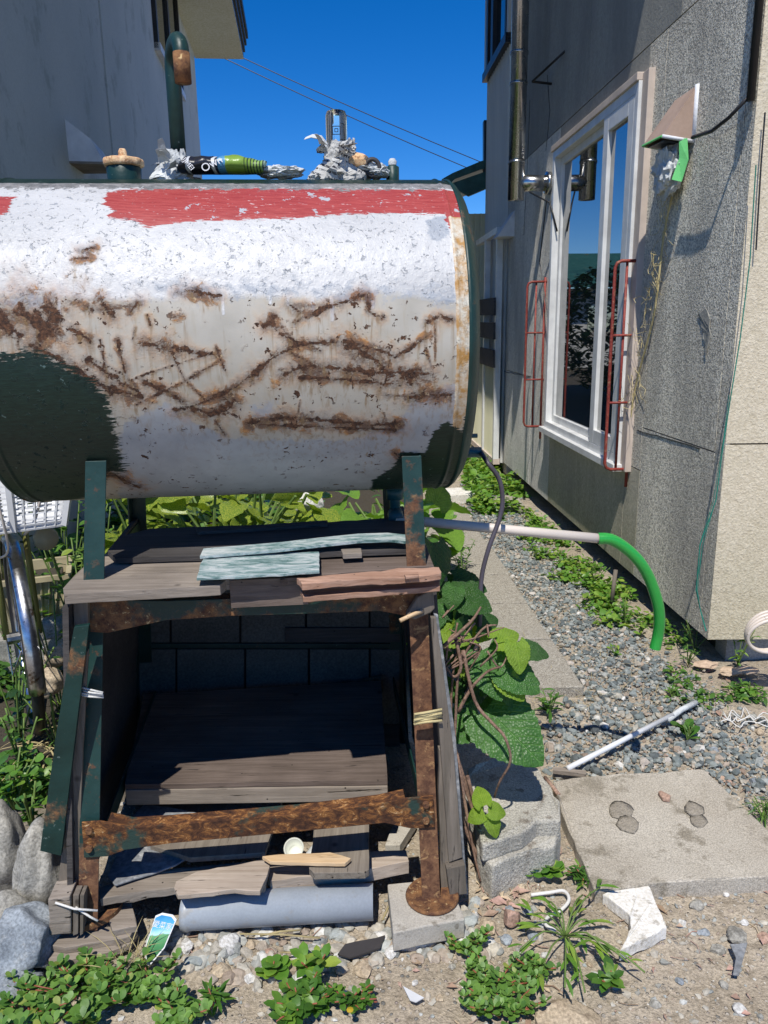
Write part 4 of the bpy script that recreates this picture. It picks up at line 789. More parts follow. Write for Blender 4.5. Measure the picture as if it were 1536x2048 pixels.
att(shell, 'paint', red, green, blue); att(shell, 'wear', core, halo, drip); att(shell, 'zone', whitez, grey, rimb)
# end caps
def cap(x0, sg):
    prof = [(TR - .001, x0), (TR + .002, x0 + sg * .004), (TR - .001, x0 + sg * .008), (TR * .985, x0 + sg * .014), (TR * .94, x0 + sg * .026), (TR * .8, x0 + sg * .034), (TR * .55, x0 + sg * .042), (TR * .25, x0 + sg * .046), (.001, x0 + sg * .047)]
    m = MB().lathe(prof, (0, 0, TZ), 'X', 96)
    if sg > 0: m.f = [f[::-1] for f in m.f]
    return m.build('end_cap', M['green'], tank, True)
cap(TL1, 1); cap(TL0, -1)
# legs: angle irons
def leg(p, q, side, back, mat, name='leg'):
    p, q = Vector(p), Vector(q); w, t = .042, .004; m = MB(); f = Vector((0, 1, 0)) * back
    c0 = [p + Vector((a * w / 2, 0, 0)) for a in (-1, 1)]; c1 = [q + Vector((a * w / 2, 0, 0)) for a in (-1, 1)]
    m.prism([c0[0], c0[1], c1[1], c1[0]], f * t)
    e = side * w / 2; m.prism([p + Vector((e, back * t, 0)), p + Vector((e, back * w, 0)), q + Vector((e, back * w, 0)), q + Vector((e, back * t, 0))], Vector((-side * t, 0, 0)))
    return m.build(name, M[mat], tank, bevel=.001)
leg((-.282, -.288, 1.078), (-.372, -.405, .05), -1, 1, 'leg_left'); leg((.37, -.288, 1.068), (.394, -.405, .06), 1, 1, 'leg_right')
leg((-.325, .288, 1.07), (-.40, .405, 0), -1, -1, 'green'); leg((.375, .288, 1.07), (.42, .405, 0), 1, -1, 'green')
def plate(pts, y, th, name, mat, parent=tank, jagd=0, bevel=.001, **k):
    q = [SY(x, yy, y) for x, yy in pts]
    if jagd: q = jag(q, .03, jagd, pts[0][0])
    return MB().prism(q, (0, th, 0)).build(name, M[mat], parent, bevel=bevel, **k)
plate([(178, 1200), (330, 1202), (600, 1194), (855, 1180), (860, 1228), (818, 1233), (760, 1222), (600, 1228), (460, 1232), (330, 1241), (265, 1255), (215, 1266), (180, 1264)], -.347, .004, 'upper_brace', 'green_rust')
plate([(163, 1645), (200, 1642), (260, 1655), (340, 1650), (600, 1628), (760, 1608), (810, 1597), (866, 1592), (870, 1655), (820, 1657), (770, 1646), (600, 1663), (340, 1687), (250, 1700), (215, 1713), (168, 1716)], -.392, .004, 'lower_brace', 'brace')
def flange(a, b, y, th, name, mat): 
    p, q = SY(*a, y), SY(*b, y); MB().prism([p, q, q + Vector((0, .035, 0)), p + Vector((0, .035, 0))], (0, 0, th)).build(name, M[mat], tank)
def flange(pts, y, name, mat):
    q = [SY(*p, y) for p in pts]; vs = []
    for p in q: vs += [p + Vector((0, 0, .001)), p + Vector((0, .035, .001)), p + Vector((0, .035, -.003)), p + Vector((0, 0, -.003))]
    mesh(name, vs, [(4 * i_ + k, 4 * i_ + (k + 1) % 4, 4 * i_ + 4 + (k + 1) % 4, 4 * i_ + 4 + k) for i_ in range(len(q) - 1) for k in range(4)] + [(3, 2, 1, 0), tuple(4 * len(q) - 4 + k for k in range(4))], M[mat], tank)
flange([(250, 1204), (330, 1202), (600, 1194), (835, 1182)], -.343, 'brace_flange', 'green_rust'); flange([(215, 1645), (260, 1655), (340, 1650), (600, 1628), (760, 1608), (810, 1597)], -.388, 'brace_flange', 'brace')
plate([(320, 1385), (345, 1400), (420, 1403), (560, 1388), (700, 1368), (740, 1355), (766, 1352), (766, 1385), (700, 1390), (560, 1408), (400, 1422), (320, 1428)], .34, .004, 'rear_brace', 'green_rust')
for z in (.24, .78):
    for sx, x0, x1 in ((-1, -.335, -.345), (1, .385, .39)): MB().beam((x0, -.33, z), (x1, .33, z), .004, .04).build('side_brace', M['green'], tank)
for px, py in ((852, 1610), (852, 1642), (178, 1662), (178, 1698)): c = SY(px, py, -.396); MB().lathe([(.0, -.004), (.007, -.004), (.008, 0), (.008, .004)], c, 'Z', 10, M=Matrix.Rotation(R(-90), 3, 'X')).build('bolt', M['rust'], tank)
# feet
c = SZ(866, 1792, .068); MB().lathe([(0, 0), (.060, 0), (.062, .003), (.058, .009), (.052, .005), (0, .003)], (c.x, c.y + .01, .058), 'Z', 36).build('foot_dish', M['rust'], tank, True)
c = SZ(175, 1850, .06); m = MB(); aa = [R(a) for a in range(-110, 20, 10)]; m.prism([(c.x + .095 * math.cos(a) - .03, c.y + .07 * math.sin(a) + .05, .072) for a in aa] + [(c.x + .07 * math.cos(a) - .03, c.y + .045 * math.sin(a) + .05, .072) for a in aa[::-1]], (0, 0, -.014)); m.build('foot_dish', M['rust'], tank)
# fittings on top
def topz(y): return TZ + math.sqrt(TR ** 2 - y * y)
x = SY(248, 340, -.05).x
MB().lathe([(.035, 0), (.037, .036), (.035, .038), (0, .038)], (x, -.05, topz(.05) - .014), 'Z', 28).build('filler_neck', M['green'], tank, True)
fc = MB().lathe([(.03, .0), (.040, .001), (.042, .004), (.042, .013), (.040, .016), (.02, .018), (.0, .018)], (x, -.05, topz(.05) + .024), 'Z', 72, .03).build('filler_cap', M['orange_cap'], tank, True)
MB().lathe([(.010, 0), (.009, .014), (.006, .020), (0, .021)], (x, -.05, topz(.05) + .041), 'Z', 14).build('cap_knob', M['orange_cap'], fc, True)
xv = SY(356, 290, 0).x; zt0 = topz(0); zb_ = SY(345, 80, 0).z - .055
pts = [(xv, 0, zt0 - .02), (xv, 0, zb_ - .02)]
for a in range(0, 181, 20): pts.append((xv + .017 - .017 * math.cos(R(a)), -.05 + .05 * math.cos(R(a)), zb_ + .035 * math.sin(R(a))))
pts.append((xv + .034, -.1, zb_ - .055))
MB().tube(pts, .0165, 18).build('vent_pipe', M['green'], tank, True)
MB().tube([Vector(pts[-2]), Vector(pts[-1]) - Vector((0, 0, .002))], .0172, 18).build('pipe_tip', M['rusty'], tank, True)
MB().lathe([(.0, 0), (.0125, 0), (.0125, .001)], (xv + .034, -.1, zb_ - .0565), 'Z', 14).build('pipe_mouth', M['dark'], tank)
xg = SY(785, 340, 0).x; MB().lathe([(.015, 0), (.015, .036), (.008, .040), (0, .040)], (xg, 0, zt0 - .004), 'Z', 18).build('plug_fitting', M['green'], tank, True)
MB().lathe([(.009, 0), (.010, .008), (.006, .014), (0, .015)], (xg, 0, zt0 + .036), 'Z', 10, .08).build('plug_tip', M['plastic_rag'], tank, True)
# valves and drain under the tank
xd = SY(790, 1010, .05).x
MB().tube([(xd, .05, TZ - TR + .01), (xd, .05, .86)], .014, 12).tube([(xd, .05, .90), (xd, .05, .93)], .022, 12).tube([(xd - .03, .05, .955), (xd + .03, .05, .955)], .010, 8).tube([(xd, .05, .862), (xd, .02, .85)], .02, 10).build('drain_valve', M['tape_teal'], tank, True)
pv = SY(935, 905, .0); MB().tube([(.50, .0, pv.z), (.585, .0, pv.z)], .013, 10).tube([(.545, 0, pv.z), (.545, 0, pv.z + .04)], .009, 8).tube([(.525, 0, pv.z + .042), (.575, 0, pv.z + .042)], .006, 6).build('outlet_valve', M['tape_teal'], tank, True)

# glass sight jar, newspaper, plastic wraps on the tank top
def Lobj(c): return LW(*c)
xj = SY(674, 300, 0).x
MB().lathe([(.024, 0), (.024, .118), (.021, .127), (.012, .130), (0, .130)], LW(xj, 0, zt0 + .02), 'Z', 28).build('glass_jar', M['jar'], None, True, label='clear upturned glass tube standing above the newspaper', cat='glass jar')
pj = LW(xj, 0, 0); tj = bpy.data.curves.new('printed_mark', 'FONT'); tj.body = '回'; tj.size = .022; tj.extrude = .0002
to = bpy.data.objects.new('printed_mark', tj); COL.objects.link(to); dg = bpy.context.evaluated_depsgraph_get(); me = bpy.data.meshes.new_from_object(to.evaluated_get(dg)); bpy.data.objects.remove(to)
mk = bpy.data.objects.new('printed_mark', me); COL.objects.link(mk); me.materials.append(M['black']); jar = [o for o in COL.objects if o.name == 'glass_jar'][0]; mk.parent = jar; mk.matrix_local = Matrix.Translation((-.010, -.0245, .075)) @ Matrix.Rotation(R(90), 4, 'X')
MB().tube([(-.019 + .0, -.016, .118), (-.019, -.016, .10), (-.019, -.016, .06)], .0012, 4).tube([(.012, -.0225, .098), (.018, -.017, .098), (.018, -.017, .065), (.01, -.0225, .065)], .0012, 4).build('printed_line', M['black'], jar)
def cone_wrap(name, base, pts, mat, seed, rough=.25, **k):
    """crumpled sheet wrapped round a vertical axis: profile (radius, height, xshift)"""
    vs, fs, n = [], [], 56
    rows = []
    for i_ in range(len(pts) - 1):
        for j in range(6): u = j / 6; rows.append(tuple(pts[i_][q] * (1 - u) + pts[i_ + 1][q] * u for q in range(3)))
    rows.append(pts[-1])
    for ri, (r, h, xs_) in enumerate(rows):
        for kk in range(n):
            a = 2 * math.pi * kk / n; v = Vector((math.cos(a), math.sin(a), h * 14)); q = abs(mn.noise(v * 1.9 + Vector((seed, 0, 0)))) + .6 * abs(mn.noise(v * 4.3 + Vector((seed, 3, 0)))) + .3 * abs(mn.noise(v * 9 + Vector((seed, 6, 0))))
            rr = r * (1 + rough * (q * 2 - .8)); vs.append(Vector(base) + Vector((xs_ + rr * math.cos(a), rr * math.sin(a) * .8, h + .012 * mn.noise(v * 2.3)) if ri not in (0,) else (xs_ + rr * math.cos(a), rr * math.sin(a) * .8, h)))
    for i_ in range(len(rows) - 1):
        for kk in range(n): fs.append((i_ * n + kk, i_ * n + (kk + 1) % n, (i_ + 1) * n + (kk + 1) % n, (i_ + 1) * n + kk))
    return mesh(name, vs, fs, mat, None, False, **k)
xn = SY(676, 340, -.0).x; bz = zt0 - .03
cone_wrap('newspaper_wrap', LW(xn, -.03, bz), [(.062, 0, 0), (.066, .030, -.002), (.045, .050, 0), (.032, .066, .002), (.032, .085, .006), (.027, .100, .010), (.026, .110, .012)], M['paper'], 4, .22, label='crumpled newspaper bundled around the glass tube', cat='newspaper')
def flaps(name, par, c, n_, s_, spread, mat, sd0):
    rr = random.Random(sd0); vs, fs = [], []
    for k in range(n_):
        a = rr.uniform(0, 6.283); base = Vector(c) + Vector((math.cos(a) * spread[0] * rr.uniform(.6, 1), math.sin(a) * spread[0] * rr.uniform(.6, 1), rr.uniform(0, spread[1]))); out = Vector((math.cos(a), math.sin(a), rr.uniform(-.2, 1.2))).normalized(); sd1 = out.cross(Vector((rr.gauss(0, .4), rr.gauss(0, .4), 1))).normalized(); w = s_ * rr.uniform(.5, 1.1); p = base; b = len(vs)
        for j in range(5):
            vs += [p - sd1 * w * (1 - .15 * j) * .5, p + sd1 * w * (1 - .18 * j) * .5 + out * rr.uniform(-.3, .3) * w]; out = (out + Vector((rr.gauss(0, .35), rr.gauss(0, .35), rr.gauss(-.1, .35)))).normalized(); p = p + out * w * .35
        fs += [(b + 2 * j, b + 2 * j + 2, b + 2 * j + 3, b + 2 * j + 1) for j in range(4)]
    o = mesh(name, [Vector(v) - par.location for v in vs], fs, mat, par); o.modifiers.new('s', 'SOLIDIFY').thickness = .0006; return o
np_ = [o for o in COL.objects if o.name == 'newspaper_wrap'][0]; flaps('torn_flap', np_, LW(xn, -.03, bz + .01), 22, .034, (.045, .09), M['paper'], 5)
m = MB(); pts = [SY(*q, -.02) for q in ((660, 320), (652, 290), (640, 275), (622, 272), (608, 278))]
fl_ = []
for i_, p in enumerate(pts): w_ = (.02, .018, .012, .009, .004)[i_]; fl_ += [LW(p.x, p.y - w_, p.z - w_ * .5), LW(p.x + .004, p.y, p.z + .004), LW(p.x, p.y + w_, p.z - w_ * .2)]
mesh('paper_strip', fl_, [(3 * i_ + k, 3 * i_ + k + 1, 3 * i_ + k + 4, 3 * i_ + k + 3) for i_ in range(4) for k in (0, 1)], M['plastic_rag'], None, label='torn white paper strip waving left of the glass tube', cat='paper')
crumple('cardboard_roll', LW(xn + .035, -.035, bz + .068), (.038, .02, .018), 8, M['orange_cap'], .3, I2, label='brown crushed carton showing through the newspaper', cat='carton')
MB().tube([LW(xn + .075 + .016 * math.cos(a), -.045, bz + .052 + .018 * math.sin(a)) for a in [R(k) for k in range(-20, 300, 20)]], .005, 6).build('tape_ring', M['raggrey'], None, True, label='dark tape loop at the right of the newspaper bundle', cat='tape')
for (px, py, rx, rz, sd_, lb) in ((735, 342, .045, .018, 21, 'white plastic scrap right of the newspaper bundle'), (560, 345, .055, .014, 22, 'flattened pale plastic between the bag and the newspaper'), (752, 348, .03, .010, 23, 'small white plastic flap beside the green plug')):
    p = SY(px, py, -.02); crumple('plastic_scrap', LW(p.x, -.02, max(p.z, zt0 + .002)), (rx, .035, rz), sd_, M['plastic_rag'], .5, label=lb, cat='plastic scrap')
xr = SY(350, 330, 0).x
cone_wrap('plastic_wrap', LW(xr - .002, -.015, bz), [(.050, 0, -.012), (.048, .03, -.006), (.036, .055, 0), (.026, .075, .002), (.019, .092, .002)], M['plastic_rag'], 11, .22, label='grey white plastic wrapped around the foot of the vent pipe', cat='plastic wrap')
pw_ = [o for o in COL.objects if o.name == 'plastic_wrap'][0]; flaps('torn_flap', pw_, LW(xr, -.02, bz + .01), 16, .032, (.035, .06), M['plastic_rag'], 8)
# printed bag lying along the top
def bagmat():
    n = N('printed_bag'); v = n.nd('TexCoord').outputs['Generated']; x_ = n.xyz(v)[0]; w = n.m('MULTIPLY_ADD', n.m('SUBTRACT', n.noise(n.obj(), 30, 2), .5), .05, x_)
    c = n.ramp(w, [(0, (.03, .08, .16)), (.04, (.012, .012, .016)), (.14, (.55, .57, .58)), (.17, (.012, .012, .018)), (.42, (.60, .62, .62)), (.45, (.012, .02, .04)), (.48, (.07, .25, .42)), (.56, (.20, .32, .04)), (.86, (.24, .38, .08)), (.96, (.30, .42, .34))])
    n.t.nodes[-1]; 
    for nd_ in n.t.nodes:
        if nd_.type == 'VALTORGB': nd_.color_ramp.interpolation = 'CONSTANT'
    st = n.m('MULTIPLY', n.mr(n.m('SINE', n.m('MULTIPLY', x_, 190.)), .2, .4), n.mr(x_, .74, .78)); c = n.mix(st, c, (.03, .05, .02))
    return n.out(c, .35, 0, n.bump(n.noise(n.obj(), 50, 4), .5, .004), .5)
M['bag'] = bagmat()
a0, a1 = SY(362, 345, -.03), SY(530, 348, -.03)
vs, fs, n_ = [], [], 16; rows = 26
for i_ in range(rows):
    u = i_ / (rows - 1); xc = a0.x + (a1.x - a0.x) * u; r = (.034 - .012 * max(0, u - .7) * 3) * (1 - .25 * (u < .03))
    for k in range(n_):
        a = 2 * math.pi * k / n_; nz_ = 1 + .18 * mn.noise(Vector((u * 9, math.cos(a), math.sin(a)))); vs.append(LW(xc + .006 * math.sin(a), -.04 + r * nz_ * math.cos(a) * 1.1, zt0 + .010 + r * nz_ * (.55 + .6 * math.sin(a)) * .9))
for i_ in range(rows - 1):
    for k in range(n_): fs.append((i_ * n_ + k, i_ * n_ + (k + 1) % n_, (i_ + 1) * n_ + (k + 1) % n_, (i_ + 1) * n_ + k))
bag = mesh('rolled_bag', vs, fs + [tuple(range(n_)), tuple((rows - 1) * n_ + k for k in range(n_))], M['bag'], None, True, label='rolled printed bag in black, blue and lime green on the tank', cat='plastic bag')
def text3(body, size, mat, parent, mw, name='lettering', ext=.0003):
    cu = bpy.data.curves.new(name, 'FONT'); cu.body = body; cu.size = size; cu.extrude = ext; cu.align_x = 'CENTER'; cu.align_y = 'CENTER'; to = bpy.data.objects.new(name, cu); COL.objects.link(to)
    bpy.context.view_layer.update(); me = bpy.data.meshes.new_from_object(to.evaluated_get(bpy.context.evaluated_depsgraph_get())); bpy.data.objects.remove(to)
    o = bpy.data.objects.new(name, me); COL.objects.link(o); me.materials.append(mat); o.parent = parent; o.matrix_parent_inverse = Matrix.Translation(-parent.location) if parent else Matrix(); o.matrix_basis = mw; return o
M['white_print'] = plain('white_print', (.75, .75, .76), .5)
for body, px, sz, rot in (('Own', 425, .024, .5), ('IJMEI', 378, .015, -.9)):
    p = SY(px, 343, -.075); w = LW(p.x, -.080, zt0 + .022); text3(body, sz, M['white_print'], bag, Matrix.Translation(w) @ Matrix.Rotation(TA, 4, 'Z') @ Matrix.Rotation(R(78), 4, 'X') @ Matrix.Rotation(rot, 4, 'Z'))

# ================================================================ SHELF BOARDS (each a loose board)
SZH = .845
def board(name, pts, z, th, mat, st=.03, amp=.0015, bev=.0012, warp=None, **k):
    q = [SZ(x, y, z) for x, y in pts]; q = jag(q, st, amp, pts[0][0])
    m = MB().prism(q, (0, 0, -th))
    return m.build(name, M[mat], None, bevel=bev, frame=1, **k)
board('plywood_board', [(238, 1074), (300, 1057), (640, 1045), (832, 1032), (838, 1098), (420, 1112), (640, 1104), (230, 1116), (215, 1100)], SZH + .004, .012, 'wood_dark', label='dark weathered plywood board at the back of the shelf', cat='board')
board('plywood_board', [(126, 1176), (142, 1158), (192, 1108), (430, 1108), (560, 1105), (560, 1150), (452, 1160), (440, 1170), (128, 1188)], SZH - .012, .022, 'wood_grey', label='pale grey weathered plywood forming the left half of the shelf', cat='board')
board('brown_board', [(560, 1102), (850, 1085), (868, 1132), (600, 1152), (560, 1160)], SZH - .014, .012, 'wood_brown', label='brown plank on the right half of the shelf', cat='board')
board('broken_plank', [(593, 1156), (820, 1136), (878, 1134), (882, 1146), (840, 1152), (700, 1160), (604, 1168)], SZH - .004, .014, 'wood_pink', .012, .004, label='splintered reddish plank at the shelf front, upper of two', cat='plank')
board('broken_plank', [(600, 1180), (700, 1172), (820, 1160), (880, 1158), (880, 1172), (760, 1182), (606, 1194)], SZH - .035, .012, 'wood_pink', .012, .003, label='splintered reddish plank at the shelf front, lower of two', cat='plank')
board('painted_board', [(412, 1110), (638, 1103), (639, 1142), (560, 1148), (393, 1156), (400, 1128)], SZH + .008, .006, 'blueboard', .02, .002, label='flaking pale blue painted board lying on the shelf', cat='board')
m = MB(); vs = []; pts = [(400, 1116), (480, 1111), (560, 1106), (640, 1100), (720, 1095), (780, 1093), (832, 1095)]
for i_, (x_, y_) in enumerate(pts):
    q = SZ(x_, y_, SZH + .012); h = (.0, .002, .004, .008, .012, .012, .008)[i_]; vs += [LW(q.x, q.y, SZH + .010 + h), LW(q.x, q.y, SZH + .016 + h), LW(q.x, q.y + .06, SZH + .016 + h), LW(q.x, q.y + .06, SZH + .010 + h)]
mesh('curved_veneer', vs, [(4 * i_ + k, 4 * i_ + (k + 1) % 4, 4 * i_ + 4 + (k + 1) % 4, 4 * i_ + 4 + k) for i_ in range(6) for k in range(4)] + [(0, 1, 2, 3), (27, 26, 25, 24)], M['blueboard'], None, label='thin pale strip bowed up along the middle of the shelf', cat='wood strip')
board('wood_block', [(682, 1098), (722, 1096), (724, 1106), (686, 1108)], SZH + .010, .012, 'wood_grey', label='small wood offcut wedged under the bowed strip', cat='wood block')
board('wood_batten', [(395, 1064), (392, 1058), (655, 1040), (656, 1048)], SZH + .012, .008, 'wood_dark', label='narrow dark batten on the back edge of the shelf', cat='batten')
board('wood_splinter', [(808, 1148), (836, 1143), (838, 1150), (812, 1153)], SZH + .004, .006, 'wood_pink', .01, .002, label='short splinter on the right end of the broken plank', cat='splinter')
plate([(443, 1156), (596, 1154), (600, 1190), (446, 1190)], -.30, .01, 'shelf_batten', 'wood_brown', None, label='brown batten under the shelf between the two plywood halves', cat='batten', bevel=.001) if 0 else None
MB().prism([(-.02, -.36, .832), (.14, -.36, .832), (.14, -.345, .832), (-.02, -.345, .832)], (0, 0, -.06)).build('shelf_batten', M['wood_brown'], None, frame=1, label='brown batten in the gap under the shelf front', cat='batten')
# end pads
MB().prism([SY(145, 1200, -.36), SY(163, 1196, -.36), SY(176, 1196, -.36), SY(176, 1256, -.36), SY(147, 1253, -.36)], (0, .04, 0)).build('wood_block', M['wood_grey_z'], None, frame=1, bevel=.003, label='grey wood block under the left end of the shelf', cat='wood block')
MB().prism([SY(812, 1232, -.37), SY(835, 1195, -.37), SY(866, 1178, -.37), (SY(870, 1218, -.37)), SY(862, 1226, -.37), SY(830, 1240, -.37)], (0, .02, 0)).build('wood_block', M['wood_grey_z'], None, frame=1, bevel=.003, label='triangular grey wood piece under the right end of the shelf', cat='wood block')
MB().tube([LW(*SY(800, 1241, -.40)), LW(*SY(828, 1228, -.385)), LW(*SY(845, 1222, -.37))], .0045, 7).build('twig', M['wood_fresh'], None, True, label='short pale stick poking out under the shelf right corner', cat='stick')
# leaning boards outside the frame
def lean(pts, y, th, name, mat, lb, cat_='board', amp=.001): return MB().prism(jag([SY(a, b, y) for a, b in pts], .05, amp, pts[0][0]), (0, th, 0)).build(name, M[mat], None, frame=1, bevel=.001, label=lb, cat=cat_)
lean([(148, 1254), (178, 1250), (150, 1480), (122, 1712), (80, 1702), (110, 1480)], -.40, .012, 'green_board', 'green', 'dark green board leaning outside the left front leg')
lean([(160, 1330), (176, 1300), (165, 1500), (158, 1800), (110, 1820), (140, 1560)], -.375, .010, 'grey_board', 'wood_grey_z', 'thin grey board behind the green board on the left')
def sidep(p0, p1, p2, p3, th, name, mat, lb): MB().prism([p0, p1, p2, p3], (th, 0, 0)).build(name, M[mat], None, frame=1, label=lb, cat='board')
sidep((-.338, -.385, .80), (-.345, .33, .81), (-.43, .40, .02), (-.405, -.395, .05), -.012, 'side_board', 'wood_dark', 'plywood sheet closing the left side of the stand')
sidep((.405, -.31, .82), (.41, .30, .82), (.455, .38, .02), (.455, -.36, .05), .012, 'side_board', 'wood_dark', 'plywood sheet closing the right side of the stand')
lean([(862, 1236), (872, 1236), (905, 1480), (925, 1715), (898, 1725), (880, 1480)], -.385, .014, 'side_plank', 'wood_grey_z', 'narrow grey plank leaning outside the right front leg', 'plank')
lean([(868, 1228), (876, 1230), (912, 1480), (936, 1790), (928, 1790), (904, 1480)], -.37, .008, 'edge_strip', 'slate', 'thin dark strip leaning outermost on the right side', 'strip')
lean([(893, 1738), (930, 1730), (934, 1788), (900, 1792)], -.40, .05, 'wood_block', 'wood_grey_z', 'square grey wood block by the right foot', 'wood block', .002)
lean([(878, 1500), (890, 1500), (900, 1780), (882, 1782)], -.375, .02, 'splintered_plank', 'wood_grey_z', 'splintered plank end beside the right leg', 'plank', .004)
# back of the box: siding sheets
bk = empty('siding_sheet', LW(0, .37, 0), TA, label='old siding sheet closing the back of the stand', cat='siding')
bx = lambda px, py: SY(px, py, .36)
def bkp(a, b, c_, d, name, mat, y=.0): 
    p = [bx(a, c_), bx(b, c_), bx(b, d), bx(a, d)]; MB().prism([(q.x, y, q.z) for q in p], (0, .01, 0)).build(name, M[mat], bk, bevel=.002)
MB().prism([(q.x, .016, q.z) for q in (bx(235, 1130), bx(815, 1130), bx(815, 1600), bx(235, 1600))], (0, .006, 0)).build('backing', M['dark'], bk)  # dark sheet added to stop light showing through the siding joints
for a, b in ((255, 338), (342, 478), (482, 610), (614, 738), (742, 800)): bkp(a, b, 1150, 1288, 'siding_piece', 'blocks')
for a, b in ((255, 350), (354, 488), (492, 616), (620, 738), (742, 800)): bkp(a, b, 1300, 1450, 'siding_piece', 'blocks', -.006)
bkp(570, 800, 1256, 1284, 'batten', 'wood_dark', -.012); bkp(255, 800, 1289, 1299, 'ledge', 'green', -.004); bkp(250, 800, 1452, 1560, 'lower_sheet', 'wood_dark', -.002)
# boxed floor
def fl2(name, pts, z, th, mat, lb, cat_='board', amp=.002, st=.04, **k): return board(name, pts, z, th, mat, st, amp, .0015, label=lb, cat=cat_, **k)
pf = MB().prism(jag([(-.33, -.155, .25), (.315, -.215, .25), (.35, .33, .25), (-.38, .33, .25)], .05, .002), (0, 0, -.014)).build('platform_board', M['wood_brown'], None, frame=1, bevel=.001, label='wide dusty board floor inside the stand', cat='board')  # darker wood chosen to deepen the interior shade
MB().prism([(-.33, -.158, .235), (.315, -.218, .235), (.315, -.17, .235), (-.33, -.11, .235)], (0, 0, -.042)).build('platform_beam', M['wood_grey'], None, frame=1, bevel=.002, label='grey timber under the front edge of the board floor', cat='timber')
fl2('pallet_plank', [(330, 1590), (568, 1588), (530, 1705), (380, 1715), (300, 1690)], .138, .014, 'wood_grey_y', 'wide grey plank running forward on the left under the floor')
fl2('pallet_plank', [(638, 1578), (738, 1572), (738, 1738), (730, 1744), (628, 1746), (618, 1736)], .142, .018, 'wood_grey_y', 'grey plank running forward, its end over the grey pipe')
fl2('slate_sheet', [(258, 1640), (290, 1606), (410, 1628), (400, 1640)], .155, .004, 'slate', 'small grey slate sheet propped on the left plank', 'slate')
fl2('slate_sheet', [(215, 1752), (240, 1690), (372, 1682), (374, 1716), (350, 1730), (230, 1770)], .125, .005, 'slate', 'larger grey slate sheet behind the lower brace', 'slate')
fl2('front_timber', [(198, 1775), (250, 1758), (360, 1735), (520, 1722), (535, 1738), (530, 1770), (360, 1772), (200, 1798)], .112, .020, 'wood_grey', 'long weathered timber along the front bottom, left part', 'timber', .004, .03)
fl2('front_timber', [(525, 1728), (620, 1712), (740, 1702), (812, 1700), (818, 1722), (740, 1738), (540, 1762)], .100, .035, 'wood_pale', 'pale weathered timber along the front bottom, right part', 'timber', .003, .03)
fl2('broken_board', [(348, 1775), (352, 1762), (395, 1742), (480, 1728), (525, 1718), (540, 1730), (534, 1752), (520, 1782), (470, 1778), (400, 1786), (355, 1790)], .135, .012, 'wood_pale', 'broken pale board with rounded end lying above the grey pipe', 'board', .004, .02)
fl2('split_stick', [(524, 1712), (560, 1708), (660, 1704), (702, 1716), (690, 1726), (600, 1724), (540, 1722)], .158, .010, 'wood_fresh', 'fresh yellow split stick on top of the timbers', 'stick', .002, .02)
fl2('concrete_strip', [(790, 1640), (832, 1640), (800, 1690), (770, 1690)], .03, .03, 'concrete', 'concrete strip on the ground inside the right leg', 'concrete piece')
c = SZ(590, 1705, .03); MB().lathe([(.018, 0), (.024, .04), (.026, .042), (.022, .04), (.017, .004), (0, .004)], LW(c.x, c.y + .02, .015), 'Z', 24, M=Matrix.Rotation(R(38), 3, 'X')).build('cup', M['cup'], None, True, label='off white cup lying under the planks', cat='cup')
crumple('plastic_scrap', LW(c.x + .06, c.y, .03), (.03, .03, .02), 31, M['plastic_rag'], .5, I2, label='white plastic scrap beside the cup', cat='plastic scrap')
# grey pvc pipe
p0, p1 = LW(-.172, -.362, .044), LW(.262, -.378, .042)
pipe = MB(); d = (p1 - p0); 
vs, fs, n_ = [], [], 40
for (u, r) in ((0, .037), (0, .040), (.03, .0425), (.04, .0405), (1, .0395), (1, .037)):
    for k in range(n_): a = 2 * math.pi * k / n_; vs.append(p0 + d * u + Vector((0, math.cos(a), math.sin(a))) * r)
vs += [p0 + d * .9 + Vector((0, math.cos(2 * math.pi * k / n_), math.sin(2 * math.pi * k / n_))) * .037 for k in range(n_)]
fs = [(i_ * n_ + k, i_ * n_ + (k + 1) % n_, (i_ + 1) * n_ + (k + 1) % n_, (i_ + 1) * n_ + k) for i_ in range(5) for k in range(n_)] 
mesh('pvc_pipe', vs, fs, M['pvc_grey'], None, True, label='thick grey plastic pipe lying in front of the stand', cat='pipe')
# concrete foot block, wooden foot blocks
slab('foot_block', [(775, 1768), (835, 1762), (903, 1772), (930, 1838), (850, 1852), (786, 1866)], .056, .05, M['concrete'], .03, .0015, label='square concrete block under the right front foot', cat='concrete block')
slab('rough_footing', [(782, 1840), (850, 1812), (925, 1830), (925, 1858), (840, 1882), (800, 1885)], .008, .03, M['plaster'], .012, .005, label='rough mortar bed under the right concrete block', cat='concrete piece')
for k, (pts, z, lb) in enumerate([([(95, 1880), (230, 1858), (275, 1862), (262, 1885), (215, 1905), (98, 1925)], .028, 'lowest wood slab under the left foot'), ([(110, 1862), (230, 1840), (272, 1850), (260, 1872), (130, 1895), (100, 1890)], .045, 'middle wood slab under the left foot'), ([(205, 1805), (262, 1800), (274, 1852), (225, 1862)], .06, 'upper square wood piece under the left foot')]):
    slab('wood_slab', pts, z, .016, M['wood_grey'], .02, .003, .0015, label=lb + ', grey and cracked', cat='wood slab')
fr_ = MB().prism(jag([SY(95, 1800, -.43), SY(140, 1792, -.43), SY(142, 1868, -.43), (SY(100, 1872, -.43))], .02, .002), (0, .06, 0)).build('wood_block', M['wood_grey'], None, frame=1, bevel=.003, label='dark square wood block tied beside the left foot', cat='wood block')
